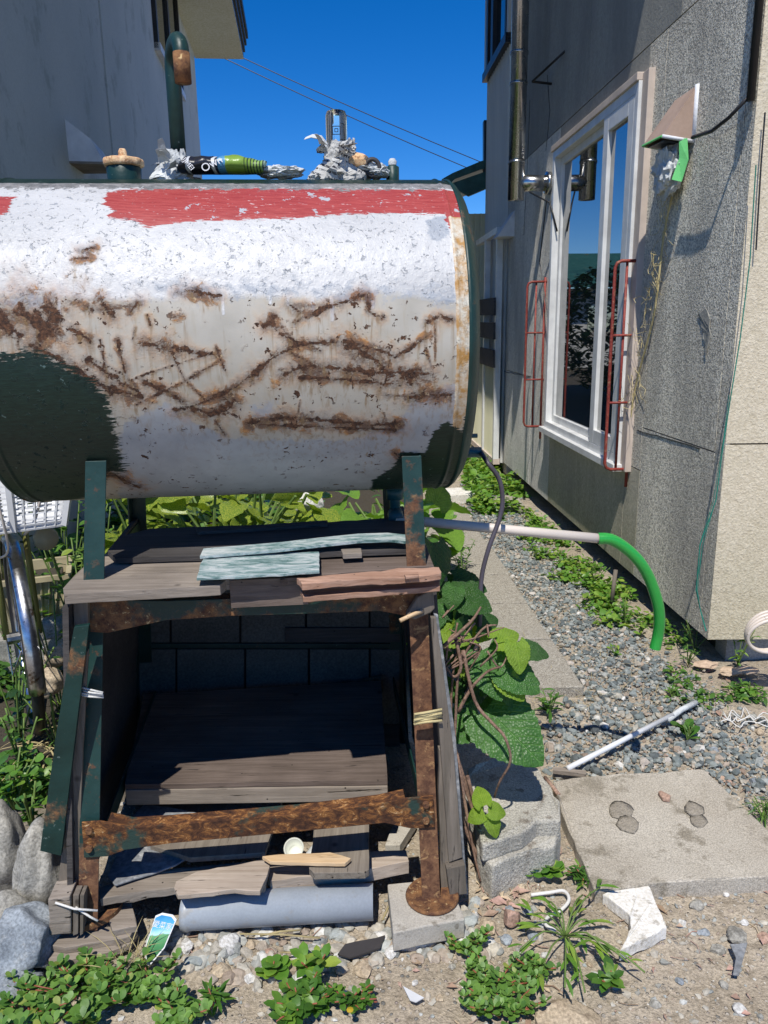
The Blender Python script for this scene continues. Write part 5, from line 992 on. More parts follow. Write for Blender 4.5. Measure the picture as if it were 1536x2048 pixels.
for a, b, lb in ((146, 158, 'first thin upright splint tied at the left foot'), (160, 168, 'second thin upright splint tied at the left foot')):
    MB().prism([SY(a, 1790, -.425), SY(b, 1790, -.425), SY(b - 2, 1868, -.43), SY(a, 1872, -.43)], (0, .03, 0)).build('wood_splint', M['wood_grey_z'], None, frame=1, bevel=.001, label=lb, cat='wood splint')
def rope(l, y, r, name, mat, lb, cat_='rope', n=3):
    m = MB()
    for k in range(n): m.tube([LW(*(SY(a, b + k * 4 * (r > .001), y) )) + Vector((0, rng.normal(0, .002), rng.normal(0, .001))) for a, b in l], r, 6)
    m.build(name, M[mat], None, True, label=lb, cat=cat_)
rope([(160, 1377), (180, 1381), (206, 1384)], -.382, .0022, 'white_tie', 'rope', 'white tape tie around the left front leg', 'tie', 4)
rope([(828, 1428), (850, 1424), (884, 1418)], -.392, .003, 'yellow_tie', 'yellowtape', 'yellow twine wound around the right front leg', 'tie', 6)
rope([(110, 1805), (150, 1815), (195, 1822)], -.436, .0025, 'white_tie', 'rope', 'white string tied around the left foot and splints', 'tie', 1)
rope([(150, 1815), (180, 1838), (195, 1845)], -.436, .0025, 'white_tie', 'rope', 'loose white string end at the left foot', 'tie', 1)
# plant label on the ground
tg = empty('plant_label', G(318, 1900, .01), 0, label='blue and green plastic plant label stuck in the rubble', cat='plant label')
def tagmat():
    n = N('label_print'); v = n.nd('TexCoord').outputs['Generated']; y_ = n.m('MULTIPLY_ADD', n.m('SUBTRACT', n.noise(n.sc(v, (1, 1, 0)), 4, 2), .5), .12, n.xyz(v)[1])
    c = n.ramp(y_, [(0, (.03, .12, .05)), (.3, (.05, .20, .07)), (.55, (.12, .33, .14)), (.58, (.45, .70, .80)), (.72, (.10, .42, .68)), (1, (.03, .22, .48))]); return n.out(c, .3, 0, None, .5)
tw_, th_ = .052, .105
T = Matrix.Rotation(R(-14), 4, 'Z') @ Matrix.Rotation(R(28), 4, 'X')
def tsh(s, z): return [T @ Vector((a * s, b * s, z)) for a, b in ((-.8 * tw_ * .5, -.2 * th_), (-.1 * tw_, -.5 * th_), (.12 * tw_, -.5 * th_), (.45 * tw_, -.15 * th_), (.5 * tw_, .42 * th_), (.25 * tw_, .5 * th_), (-.25 * tw_, .5 * th_), (-.5 * tw_, .42 * th_))]
MB().prism(tsh(1.0, 0), T.to_3x3() @ Vector((0, 0, -.0012))).build('border', M['white_plastic'], tg)
f_ = MB().prism(tsh(.9, .0012), T.to_3x3() @ Vector((0, 0, -.001))).build('printed_face', tagmat(), tg)
tx = text3('愛菜家', .0155, M['white_print'], None, Matrix()); tx.parent = tg; tx.matrix_parent_inverse = Matrix(); tx.matrix_basis = T @ Matrix.Translation((0, .026, .0018))
tg.location.z += .03
# white pipe + green hose
xa = D(862, 1066, 1.9); xb = D(1200, 1077, 1.9)
q0 = LW(xd, .03, .85)
MB().tube([q0, xb], .0125, 16).build('beige_pipe', M['pvc_beige'], None, True, label='long beige pipe sticking out horizontally from the drain valve', cat='pipe')
hp = [D(a, b, 1.9 + c) for a, b, c in ((1196, 1077, 0), (1222, 1079, 0), (1252, 1097, .005), (1280, 1125, .01), (1300, 1160, .02), (1315, 1205, .03), (1319, 1240, .04), (1316, 1270, .05), (1310, 1297, .05))]
def smooth(pts, k=5):
    out = []
    for i_ in range(len(pts) - 1):
        a, b, c, d = pts[max(i_ - 1, 0)], pts[i_], pts[i_ + 1], pts[min(i_ + 2, len(pts) - 1)]
        for j in range(k): t = j / k; out.append(.5 * ((2 * b) + (c - a) * t + (2 * a - 5 * b + 4 * c - d) * t * t + (3 * b - a - 3 * c + d) * t ** 3))
    out.append(pts[-1]); return out
MB().tube(smooth(hp), .0150, 18, False).build('green_hose', M['hosegreen'], None, True, label='bright green braided hose curving down from the beige pipe', cat='hose')
# dark hose from the outlet valve
hp = [LW(.585, 0, pv.z)] + [D(a, b, c) for a, b, c in ((975, 925, 1.86), (998, 958, 1.86), (1005, 1000, 1.86), (998, 1040, 1.85), (978, 1095, 1.83), (964, 1150, 1.82), (960, 1210, 1.8), (958, 1260, 1.8), (945, 1330, 1.8), (930, 1400, 1.8), (900, 1480, 1.78))]
MB().tube(smooth(hp), .0058, 10).build('fuel_hose', M['purple_hose'], None, True, label='dark fuel hose hanging from the tank outlet into the vine', cat='hose')
# white stick, stake, string, odd bits on the ground
MB().tube([G(1135, 1537, .03), G(1345, 1430, .035)], .0085, 10).build('white_stick', M['white_plastic'], None, True, label='long pale stick lying on the gravel', cat='stick')
MB().tube([G(1335, 1440, .03), G(1362, 1420, .03), G(1392, 1405, .03)], .010, 8).build('pale_rag', M['plastic_rag'], None, True, label='pale rag end beyond the long pale stick', cat='rag')
p = G(1222, 1215); MB().tube([p, p + Vector((.012, 0, .19))], .010, 8).build('stake', M['wood_grey_z'], None, True, label='short grey stake standing at the wall base behind the hose', cat='stake')
MB().tube(smooth([G(a, b, .012) for a, b in ((1062, 1790), (1100, 1785), (1128, 1782), (1138, 1800), (1122, 1820), (1095, 1835), (1092, 1850), (1112, 1862))]), .0042, 8).build('white_string', M['rope'], None, True, label='thick white string lying in an S on the soil', cat='string')
m = MB(); 
for k in range(4): m.tube(smooth([G(1440 + 14 * j + rng.normal(0, 6), 1425 + 6 * (j % 2) + k * 6 + rng.normal(0, 5), .02) for j in range(8)], 3), .002, 5)
m.build('frayed_rope', M['rope'], None, True, label='frayed white cord at the right edge by the weeds', cat='rope')
slab('brick_chip', [(1316, 1582), (1322, 1580), (1342, 1590), (1340, 1598), (1326, 1596)], .036, .012, M['rock_red'], .02, .001, label='small reddish brick chip on the big slab', cat='brick chip')
MB().tube([G(1090, 1555, .02), G(1118, 1590, .025)], .006, 6).build('red_stick', M['rock_red'], None, True, label='red splinter between the curb block and the big slab', cat='splinter')
MB().beam(G(1106, 1540, .02), G(1172, 1548, .02), .02, .012).build('wood_scrap', M['wood_grey'], None, label='short wooden scrap at the near end of the pale stick', cat='wood scrap')
slab('paper_scrap', [(806, 1972), (848, 1995), (832, 2004), (820, 2000)], .012, .002, M['white_plastic'], .05, 0, 0, label='small white triangular scrap on the front soil', cat='scrap')
lump('brown_cup', G(1022, 1835, .02), .022, .02, .02, 77, M['rock_red'], 0, label='orange brown translucent cup lying among stones', cat='cup', ang=.05)
slab('black_sheet', [(690, 1888), (770, 1870), (760, 1895), (700, 1915), (675, 1908)], .008, .004, M['raggrey'], .02, .004, 0, label='black plastic sheet scrap among the rubble', cat='plastic scrap')
slab('rusty_plate', [(1460, 1888), (1495, 1885), (1490, 1905), (1478, 1950), (1466, 1948), (1472, 1915)], .006, .003, M['slate'], .02, .002, 0, label='dark curved shard on the right soil', cat='shard')
for k, (a, b) in enumerate((((600, 1075 + 785), (520, 1872)), ((480, 1868), (640, 1876)), ((560, 1905), (650, 1912)), ((765, 1700 + 140), (790, 1790)))):
    MB().tube([G(*a, .012), G((a[0] + b[0]) / 2, (a[1] + b[1]) / 2 - 3, .018), G(*b, .01)], .0022, 5).build('dry_stalk', M['straw'], None, True, label='thin dry stalk ' + ('touching the left part of the grey pipe', 'along the middle of the grey pipe', 'on the rubble below the pipe', 'left of the concrete foot block')[k], cat='stalk', group='dry stalks on the rubble')

# ================================================================ BICYCLE (left edge)
BC = Vector((-1.22, 2.42, 0)); bd = Vector((.50, -.866, 0)).normalized(); bs = Vector((bd.y, -bd.x, 0))
bike = empty('bicycle', BC, label='old bicycle with white front basket at the left edge', cat='bicycle')
def bp(a, z, s=0): return bd * a + bs * s + Vector((0, 0, z))
def circ(c, r, a0, a1, n, s=0): return [bp(c + r * math.cos(R(a0 + (a1 - a0) * k / n)), .34 + r * math.sin(R(a0 + (a1 - a0) * k / n)), s) for k in range(n + 1)]
for c in (0, -1.08):
    w = MB().tube(circ(c, .315, 0, 360, 48), .019, 8, False).build('wheel', M['black'], bike, True); MB().tube(circ(c, .29, 0, 360, 48), .010, 6, False).build('rim', M['chrome'], w, True)
    m = MB(); [m.tube([bp(c + .02 * math.cos(R(a)), .34 + .02 * math.sin(R(a)), .01 * (-1) ** a), bp(c + .285 * math.cos(R(a)), .34 + .285 * math.sin(R(a)))], .0016, 4) for a in range(0, 360, 15)]; m.build('spokes', M['chrome'], w); MB().tube([bp(c, .34, -.05), bp(c, .34, .05)], .02, 10).build('hub', M['chrome'], w)
    vs, fs = [], []; A0, A1 = (-12, 150) if c == 0 else (20, 200); n_ = 36
    for k in range(n_ + 1):
        a = R(A0 + (A1 - A0) * k / n_)
        for s, rr in ((-.024, .330), (-.018, .342), (0, .348), (.018, .342), (.024, .330)): vs.append(bp(c + rr * math.cos(a), .34 + rr * math.sin(a), s))
    fs = [(5 * k + j, 5 * k + j + 1, 5 * k + j + 6, 5 * k + j + 5) for k in range(n_) for j in range(4)]
    mesh('fender', vs, fs, M['chrome'], bike, True).modifiers.new('s', 'SOLIDIFY').thickness = .0015
m = MB(); m.tube([bp(0, .34, -.05), bp(-.05, .70, -.05), bp(-.08, .80, 0)], .011, 8).tube([bp(0, .34, .05), bp(-.05, .70, .05), bp(-.08, .80, 0)], .011, 8).build('fork', M['bike_green'], bike, True)
m = MB().tube([bp(-.08, .80), bp(-.10, .98)], .014, 8).build('stem', M['chrome'], bike, True)
MB().tube([bp(-.34, .98, -.28), bp(-.16, 1.00, -.22), bp(-.08, 1.00, -.08), bp(-.08, 1.0, .08), bp(-.16, 1.0, .22), bp(-.34, .98, .28)], .011, 8).build('handlebar', M['chrome'], bike, True)
MB().tube([bp(-.09, .78), bp(-.35, .45), bp(-.60, .34), bp(-1.08, .34)], .014, 8).tube([bp(-.60, .34), bp(-.72, .85)], .014, 8).tube([bp(-.70, .72), bp(-1.08, .34, .06)], .009, 8).build('frame', M['bike_green'], bike, True)
MB().prism([bp(-.60, .86, -.02), bp(-.60, .86, .02), bp(-.86, .88, .09), bp(-.86, .88, -.09)], (0, 0, .05)).build('saddle', M['black'], bike, bevel=.015)
MB().lathe([(0, .07), (.034, .065), (.04, .04), (.02, 0), (0, 0)], bp(.02, .68, -.10), 'Z', 16, M=bd.to_track_quat('Z', 'Y').to_matrix()).build('headlight', M['planter'], bike, True)
MB().tube([bp(0, .34, .05), bp(.22, .30, .055), bp(.34, .42, .03)], .003, 5).tube([bp(0, .34, -.05), bp(.22, .30, -.055), bp(.34, .42, -.03)], .003, 5).build('fender_stay', M['chrome'], bike, True)
MB().tube(smooth([bp(-.1, .98, -.12), bp(.10, 1.02, -.14), bp(.26, .92, -.10), bp(.22, .78, -.06), bp(.05, .70, -.04)]), .0045, 7).tube(smooth([bp(-.1, .98, .1), bp(.12, .95, .10), bp(.28, .86, .04), bp(.20, .70, .02), bp(.0, .62, .04)]), .004, 7).build('brake_cable', M['pvc_beige'], bike, True)
bk2 = empty('basket', bp(.14, .76)); bk2.parent = bike
m = MB(); W0, W1, H_, D0, D1 = .14, .19, .25, .10, .15
def bq(u, v): # outline param u 0..4, v 0..1
    w, d = W0 + (W1 - W0) * v, D0 + (D1 - D0) * v; c = [(-d, -w), (d, -w), (d, w), (-d, w), (-d, -w)]; i_ = min(int(u), 3); f = u - i_; a, s = [c[i_][q] * (1 - f) + c[i_ + 1][q] * f for q in (0, 1)]; return bd * a + bs * s + Vector((0, 0, v * H_))
for v in (0, .06, 1, .94): m.tube([bq(u / 4, v) for u in range(17)], .005, 5, False)
for k in range(11): v = .12 + .075 * k; m.tube([bq(u / 4, v) for u in range(17)], .0035, 4, False)
for k in range(40): u = k / 10; m.tube([bq(u, 0), bq(u, 1)], .0045 if k % 5 else .012, 4)
m.build('basket_mesh', M['white_plastic'], bk2); MB().prism([bq(0, 0), bq(1, 0), bq(2, 0), bq(3, 0)], (0, 0, .006)).build('basket_floor', M['white_plastic'], bk2)
# planter behind
pc = D(60, 1195, 2.95); pl = empty('planter', (pc.x, 2.95, 0), .35, label='beige ribbed planter box behind the bicycle', cat='planter')
z0_ = max(0, pc.z - .13); m = MB(); m.add([(-.10, -.09, z0_), (.10, -.09, z0_), (.10, .09, z0_), (-.10, .09, z0_), (-.15, -.12, z0_ + .24), (.15, -.12, z0_ + .24), (.15, .12, z0_ + .24), (-.15, .12, z0_ + .24)], [(0, 3, 2, 1), (0, 1, 5, 4), (1, 2, 6, 5), (2, 3, 7, 6), (3, 0, 4, 7)]).build('box', M['planter'], pl)
MB().beam((-.165, -.13, z0_ + .24), (.165, -.13, z0_ + .24), .02, .02).beam((-.165, .13, z0_ + .24), (.165, .13, z0_ + .24), .02, .02).beam((.16, -.13, z0_ + .24), (.16, .13, z0_ + .24), .02, .02).beam((-.16, -.13, z0_ + .24), (-.16, .13, z0_ + .24), .02, .02).build('rim', M['planter'], pl)
m = MB(); [m.beam((-.10 + .02 * k, -.094, z0_), (-.15 + .03 * k, -.124, z0_ + .23), .006, .006) for k in range(11)]; m.build('ribs', M['planter'], pl)
MB().box((-.14, -.11, .0), (.14, .11, z0_)).build('stand_block', M['rock_grey'], pl)
MB().box((-.13, -.10, z0_ + .2), (.13, .10, z0_ + .215)).build('soil', M['soil'], pl)

# ================================================================ PLANTS
def leafverts(L, Wd, fold=.25, curl=.3, n=4, tip=1.0, base=.25, end=.02):
    """leaf along +x, normal +z"""
    vs, fs = [], []
    for i_ in range(n + 1):
        u = i_ / n; w = Wd * .5 * (math.sin(math.pi * min(1, (u * (1 - base) + base * .35)) ** tip) if 0 < i_ < n else (.15 if i_ == 0 else end)); z = -curl * L * u * u
        vs += [(u * L, -w, z + fold * w), (u * L, 0, z), (u * L, w, z + fold * w)]
    for i_ in range(n): fs += [(3 * i_, 3 * i_ + 3, 3 * i_ + 4, 3 * i_ + 1), (3 * i_ + 1, 3 * i_ + 4, 3 * i_ + 5, 3 * i_ + 2)]
    return np.array(vs), np.array(fs)
LV = {'oval': leafverts(1, .55, .25, .25), 'round': leafverts(1, .85, .15, .15, 5, 1, .25, .3), 'lance': leafverts(1, .22, .3, .35), 'blade': leafverts(1, .07, .3, .6), 'broad': leafverts(1, .7, .15, .3, 6), 'paddle': leafverts(1, .62, .1, .08, 5, 1.5, .12, .5)}
def frames(d, up=None):
    d = d / np.linalg.norm(d); up = np.array((0, 0, 1.)) if up is None else up
    y = np.cross(up, d); 
    if np.linalg.norm(y) < 1e-3: y = np.array((1., 0, 0))
    y /= np.linalg.norm(y); return np.stack([d, y, np.cross(d, y)], 1)
class LM:
    def __init__(s): s.V = []; s.F = []; s.b = 0
    def leaf(s, kind, p, d, L, wid=1., roll=0):
        v, f = LV[kind]; Fm = frames(np.array(d, float)); v = v * np.array((1, wid, 1))
        if roll: c, q = math.cos(roll), math.sin(roll); v = v @ np.array([[1, 0, 0], [0, c, q], [0, -q, c]])
        s.V.append((v * L) @ Fm.T + np.array(p)); s.F.append(f + s.b); s.b += len(v)
    def build(s, name, mat, parent=None, **k):
        V_ = np.concatenate(s.V); loc = Vector((0, 0, 0))
        if parent is None: loc = Vector((*V_[:, :2].mean(0), V_[:, 2].min())); V_ = V_ - np.array(loc)
        o = npmesh(name, V_, np.concatenate(s.F), mat, parent, True, **k); o.location = loc; return o
def rd(z=.4, r=random): a = r.uniform(0, 6.283); return (math.cos(a), math.sin(a), z)
def weed(name, c, h, n, Ls, kind, mat, lb, cat_='weed', spread=.5, sm='stem', seed=0, group=None, stems=5, wid=1., sr=.0018):
    r = random.Random(seed); e = empty(name, c, label=lb, cat=cat_, group=group); lm = LM(); m = MB()
    for s in range(stems):
        a = r.uniform(0, 6.283); tipv = Vector((math.cos(a) * spread * h * r.random(), math.sin(a) * spread * h * r.random(), h * r.uniform(.6, 1))); mid = tipv * .5 + Vector((0, 0, h * .08)); pts = [Vector((0, 0, 0)), mid, tipv]
        m.tube(smooth(pts, 3), sr, 5)
        for k in range(max(1, n // stems)):
            u = .12 + .88 * (k + r.random()) / max(1, n // stems); p = pts[0].lerp(mid, u * 2) if u < .5 else mid.lerp(tipv, u * 2 - 1)
            lm.leaf(kind, p, rd(r.uniform(-.1, .9), r), Ls * r.uniform(.6, 1.2) * (1.1 - .4 * u), wid, r.gauss(0, .3))
    m.build('stem', M[sm], e, True); lm.build('leaves', M[mat], e); return e
# ground cover (stuff)
def cover(name, poly, count, Ls, kinds, mat, lb, h=.08, sd_=1, clump=3):
    r = random.Random(sd_); lm = LM(); pts = fill(poly, count // 5)
    for (x, y) in pts:
        if mn.noise(Vector((x * clump, y * clump, sd_))) < .02: continue
        hh = h * r.uniform(.2, 1)
        for k in range(5): lm.leaf(r.choice(kinds), (x + r.gauss(0, .015), y + r.gauss(0, .015), gz(x, y) + hh * r.random()), rd(r.uniform(-.2, 1.0), r), Ls * r.uniform(.5, 1.3), 1, r.gauss(0, .4))
    lm.build(name, M[mat], kind='stuff', label=lb, cat='ground cover')
wl = lambda a: [G(*q) for q in a]
cover('wall_weeds', wl([(1050, 1020), (1110, 1060), (1200, 1140), (1310, 1230), (1370, 1290), (1300, 1290), (1200, 1250), (1120, 1210), (1100, 1150), (1040, 1080)]), 5200, .030, ['oval', 'round', 'lance'], 'leaf_light', 'yellow green weeds growing along the foot of the grey wall', .07, 3, 5)
cover('alley_weeds', wl([(930, 930), (1005, 925), (1050, 1000), (1000, 990), (1040, 1030), (960, 1030), (930, 990)]), 4200, .05, ['oval', 'round', 'lance'], 'leaf_light', 'bright weeds at the far end of the alley', .16, 5, 2)
cover('left_weeds', wl([(-200, 1250), (140, 1240), (120, 1480), (85, 1700), (-150, 1680)]), 5200, .035, ['oval', 'round', 'lance'], 'leaf', 'green weeds filling the ground left of the stand', .10, 7, 2)
cover('back_weeds', [(-1.9, 2.9), (-.6, 2.9), (.25, 3.0), (.3, 5.6), (-2.3, 5.6)], 5200, .09, ['oval', 'broad', 'lance'], 'leaf', 'weeds and low plants behind the tank', .30, 9, 2)
cover('pad_weeds', wl([(1330, 1330), (1536, 1380), (1536, 1440), (1420, 1430), (1340, 1400)]), 700, .026, ['oval', 'lance'], 'leaf', 'small weeds at the foot of the cream wall', .04, 11, 6)
# taller weeds by name
k = 0
for (px, py, h, n, L, kd, mt, lb) in [(1475, 1330, .20, 26, .045, 'lance', 'leaf_light', 'tall feathery weed against the cream wall'), (1390, 1300, .14, 26, .045, 'lance', 'leaf_dark', 'dark narrow leaved weed at the house corner'), (1375, 1330, .10, 20, .04, 'lance', 'leaf', 'low narrow leaved weed left of the house corner'),
     (1250, 1250, .12, 30, .04, 'lance', 'leaf', 'weed with pointed leaves beside the stake'), (1190, 1170, .14, 24, .035, 'oval', 'leaf', 'leafy weed reaching the wall under the beige pipe'), (1280, 1270, .08, 20, .03, 'oval', 'leaf_light', 'yellowish weed just left of the hose'),
     (925, 1150, .30, 110, .045, 'lance', 'leaf', 'feathery upright weed beside the right leg of the tank'), (1375, 1480, .06, 14, .055, 'paddle', 'leaf', 'plantain rosette right of the pale stick'), (1530, 1640, .07, 60, .05, 'blade', 'leaf', 'grassy tuft at the right edge by the big slab'),
     (1500, 1390, .06, 20, .04, 'oval', 'leaf_light', 'light green weed by the frayed cord'), (1345, 1395, .05, 18, .04, 'lance', 'leaf', 'weed tuft above the end of the pale stick'), (1100, 1430, .10, 40, .05, 'lance', 'leaf', 'leafy shoot right of the large vine leaf'),
     (1232, 1312, .05, 14, .03, 'oval', 'leaf_light', 'small weed alone in the gravel'), (1090, 1330, .04, 14, .03, 'lance', 'leaf', 'tiny weed at the edge of the paving'), (1000, 1040, .06, 20, .04, 'oval', 'leaf', 'weed on the alley gravel')]:
    k += 1; p = G(px, py); weed('weed', (p.x, p.y, -.005), h, n, L, kd, M[mt].name and mt, lb, spread=.6, seed=k, stems=6)
# left side tall weeds
for k, (px, py, Y, h, n, L, kd, mt) in enumerate([(120, 1400, 2.5, .50, 60, .05, 'lance', 'leaf'), (165, 1200, 2.75, .62, 70, .06, 'oval', 'leaf_light'), (130, 1150, 3.0, .75, 70, .06, 'oval', 'leaf'), (90, 1250, 2.9, .45, 50, .06, 'round', 'leaf_light'), (190, 1100, 3.2, .80, 60, .05, 'lance', 'leaf'), (110, 1450, 2.25, .25, 40, .04, 'blade', 'leaf_light'), (40, 1500, 2.1, .25, 40, .045, 'oval', 'leaf'), (20, 1560, 1.95, .18, 30, .045, 'round', 'leaf_light'), (20, 1350, 2.3, .40, 50, .05, 'oval', 'leaf_dark'), (60, 1620, 1.85, .14, 26, .04, 'oval', 'leaf'), (225, 1070, 3.3, .75, 50, .05, 'oval', 'leaf_light'), (110, 1050, 3.4, .85, 60, .06, 'oval', 'leaf_dark')]):
    p = D(px, py, Y); weed('tall_weed', (p.x, Y, 0), h, n, L, kd, mt, ['pointed', 'bushy', 'straggling', 'round leaved', 'feathery', 'grassy', 'low', 'lowest', 'dark leaved', 'small', 'yellow flowering', 'hindmost'][k] + ' green weed in the growth left of the stand' , seed=100 + k, spread=.45, stems=7, sr=.003)
# straw tufts on the left
lm = LM(); r = random.Random(5)
for _ in range(90): p = G(100 + r.uniform(-60, 30), 1520 + r.uniform(-50, 40), .03); lm.leaf('blade', p, rd(r.uniform(.0, .7), r), r.uniform(.05, .16), .6)
lm.build('dry_grass', M['straw'], label='dry straw coloured grass tuft left of the green board', cat='grass')
# variegated shrub with separate leaves sharing mesh data
def leafobj(name, kind, mat, wid=1, tooth=0, notch=0):
    n_ = 22 if kind == 'heart' else 10; vs, fs = [], []
    for i_ in range(n_ + 1):
        u = i_ / n_
        if kind == 'heart': w = .46 * wid * max(.0, math.sin(math.pi * (u * .93 + .07) ** .66)) ** .72; 
        else: w = .5 * wid * math.sin(math.pi * (u * .96 + .04) ** .85) * .55
        if i_ == n_: w = 0.004
        w *= 1 + (tooth * (1 if i_ % 2 else -1)); xo = u - (notch * (1 - u) ** 4)
        z = -.22 * u * u
        rp_ = .02 * math.sin(u * 19); vs += [(xo, -w, z + w * .14 + rp_), (u, -w * .5, z + w * .16), (u, 0, z), (u, w * .5, z + w * .16), (xo, w, z + w * .14 - rp_)]
    for i_ in range(n_):
        for j in range(4): fs.append((5 * i_ + j, 5 * i_ + j + 5, 5 * i_ + j + 6, 5 * i_ + j + 1))
    me = bpy.data.meshes.new(name); me.from_pydata(vs, [], fs); me.polygons.foreach_set('use_smooth', [True] * len(fs)); me.materials.append(mat); return me
def place(me, name, parent, p, d, L, roll=0, up=None):
    o = bpy.data.objects.new(name, me); COL.objects.link(o); o.parent = parent; Fm = Matrix(frames(np.array(d, float), up).tolist()) @ Matrix.Rotation(roll, 3, 'X')
    o.matrix_basis = Matrix.Translation(Vector(p) - parent.location) @ (Fm.to_4x4() @ Matrix.Scale(L, 4)); return o
ams = [leafobj('aucuba_leaf', 'lance', M['aucuba'], 1.0 + .15 * j, .04) for j in range(3)]
au = empty('variegated_shrub', (-.8, 3.2, 0), label='yellow speckled variegated shrub behind the tank', cat='shrub'); r = random.Random(11)
for _ in range(230): place(r.choice(ams), 'leaf', au, (r.uniform(-1.15, -.22), r.uniform(2.75, 3.7), r.uniform(.25, .80)), rd(r.uniform(-.5, .5), r), r.uniform(.11, .19), r.gauss(0, .5))
m = MB(); [m.tube([(r.uniform(-.3, .4), r.uniform(-.3, .3), 0), (r.uniform(-.35, .5), r.uniform(-.3, .35), .7)], .006, 5) for _ in range(22)]; m.build('stems', M['stem'], au)
bl = [leafobj('broad_leaf', 'heart', M['leaf_light'], .9, .03, .08)]
bf = empty('broad_leaved_plant', (0, 3.4, 0), label='pale green broad leaved plant right of the variegated shrub', cat='plant')
for _ in range(46): place(bl[0], 'leaf', bf, (r.uniform(-.24, .30), r.uniform(3.0, 3.9), r.uniform(.2, .66)), rd(r.uniform(-.5, .4), r), r.uniform(.12, .22), r.gauss(0, .4))
m = MB(); [m.tube([(r.uniform(-.2, .25), r.uniform(-.3, .4), 0), (r.uniform(-.2, .25), r.uniform(-.3, .4), .5)], .006, 5) for _ in range(14)]; m.build('stems', M['stem'], bf)
# vine beside the right leg
vine = empty('grape_vine', G(985, 1760), label='vine with brown canes and large leaves climbing beside the stand', cat='vine')
vb_ = vine.location
def cane(l, r0, r1, mat='cane', jit=.004):
    pts = smooth([D(a, b, c) + Vector((rng.normal(0, jit), rng.normal(0, jit), rng.normal(0, jit))) for a, b, c in l], 4); n_ = len(pts)
    MB().tube([p - vb_ for p in pts], [r0 + (r1 - r0) * i_ / (n_ - 1) for i_ in range(n_)], 7).build('cane', M[mat], vine, True)
cane([(1003, 1800, 1.62), (985, 1745, 1.64), (975, 1690, 1.66), (960, 1640, 1.68), (955, 1590, 1.7)], .014, .008, 'cane_dark')
for k, l in enumerate([[(975, 1700, 1.66), (935, 1600, 1.68), (905, 1480, 1.7), (893, 1380, 1.7), (900, 1290, 1.7), (912, 1262, 1.7)], [(985, 1720, 1.66), (945, 1620, 1.68), (912, 1490, 1.7), (905, 1400, 1.72), (915, 1300, 1.72), (945, 1240, 1.72)], [(970, 1740, 1.64), (930, 1650, 1.66), (915, 1540, 1.68), (908, 1440, 1.7), (918, 1330, 1.7), (960, 1260, 1.7), (990, 1255, 1.72)],
                       [(910, 1430, 1.7), (945, 1380, 1.7), (975, 1345, 1.7), (1002, 1330, 1.7)], [(920, 1300, 1.7), (950, 1400, 1.68), (985, 1450, 1.66), (1012, 1475, 1.64), (1018, 1520, 1.64), (1000, 1560, 1.66), (985, 1590, 1.68)], [(905, 1270, 1.7), (925, 1330, 1.7), (900, 1350, 1.7), (888, 1330, 1.7)], [(890, 1295, 1.68), (940, 1240, 1.7), (960, 1210, 1.72)],
                       [(935, 1550, 1.68), (955, 1650, 1.66), (960, 1720, 1.64), (985, 1790, 1.62)], [(915, 1500, 1.7), (935, 1620, 1.66), (940, 1700, 1.64), (965, 1760, 1.62)]]): cane(l, .0048, .0024)
for _ in range(16): a = random.uniform(890, 980); b = random.uniform(1210, 1330); cane([(a, b, 1.7), (a + random.gauss(0, 22), b + random.gauss(0, 22), 1.69), (a + random.gauss(0, 34), b + random.gauss(0, 30), 1.71)], .0026, .0014)
M['vl'] = vein_leaf('vine_leaf_green', (.035, .11, .02), (.07, .18, .035)); M['vly'] = vein_leaf('vine_leaf_sunlit', (.16, .28, .02), (.25, .38, .04), .35); M['vld'] = vein_leaf('vine_leaf_dark', (.02, .07, .012), (.04, .11, .02)); M['vlg'] = vein_leaf('vine_leaf_yellowed', (.5, .36, .03), (.6, .46, .05))  # the yellow-green copy stands in for leaves lit by the sun
hv = [leafobj('vine_leaf', 'heart', M[q], 1.0, .032, .16) for q in ('vl', 'vly', 'vld', 'vlg')]
CD = Vector((0, -.75, .66)).normalized()
def vleaf(px, py, Y, L, ang, var, tilt=(0, 0), nm='leaf'):
    """base bearing, depth, length, tip direction as clock angle, slight tilt"""
    p = D(px, py, Y); right = Vector((1, 0, 0)); nrm = (CD + Vector((tilt[0], 0, tilt[1]))).normalized(); upv = nrm.cross(right).normalized(); d = right * math.cos(R(ang)) + upv * math.sin(R(ang)); d = (d - nrm * d.dot(nrm)).normalized()
    y = nrm.cross(d).normalized(); Mx = Matrix((d, y, nrm)).transposed().to_4x4(); o = bpy.data.objects.new(nm, hv[var]); COL.objects.link(o); o.parent = vine; o.matrix_basis = Matrix.Translation(p - vb_) @ Mx @ Matrix.Scale(L, 4)
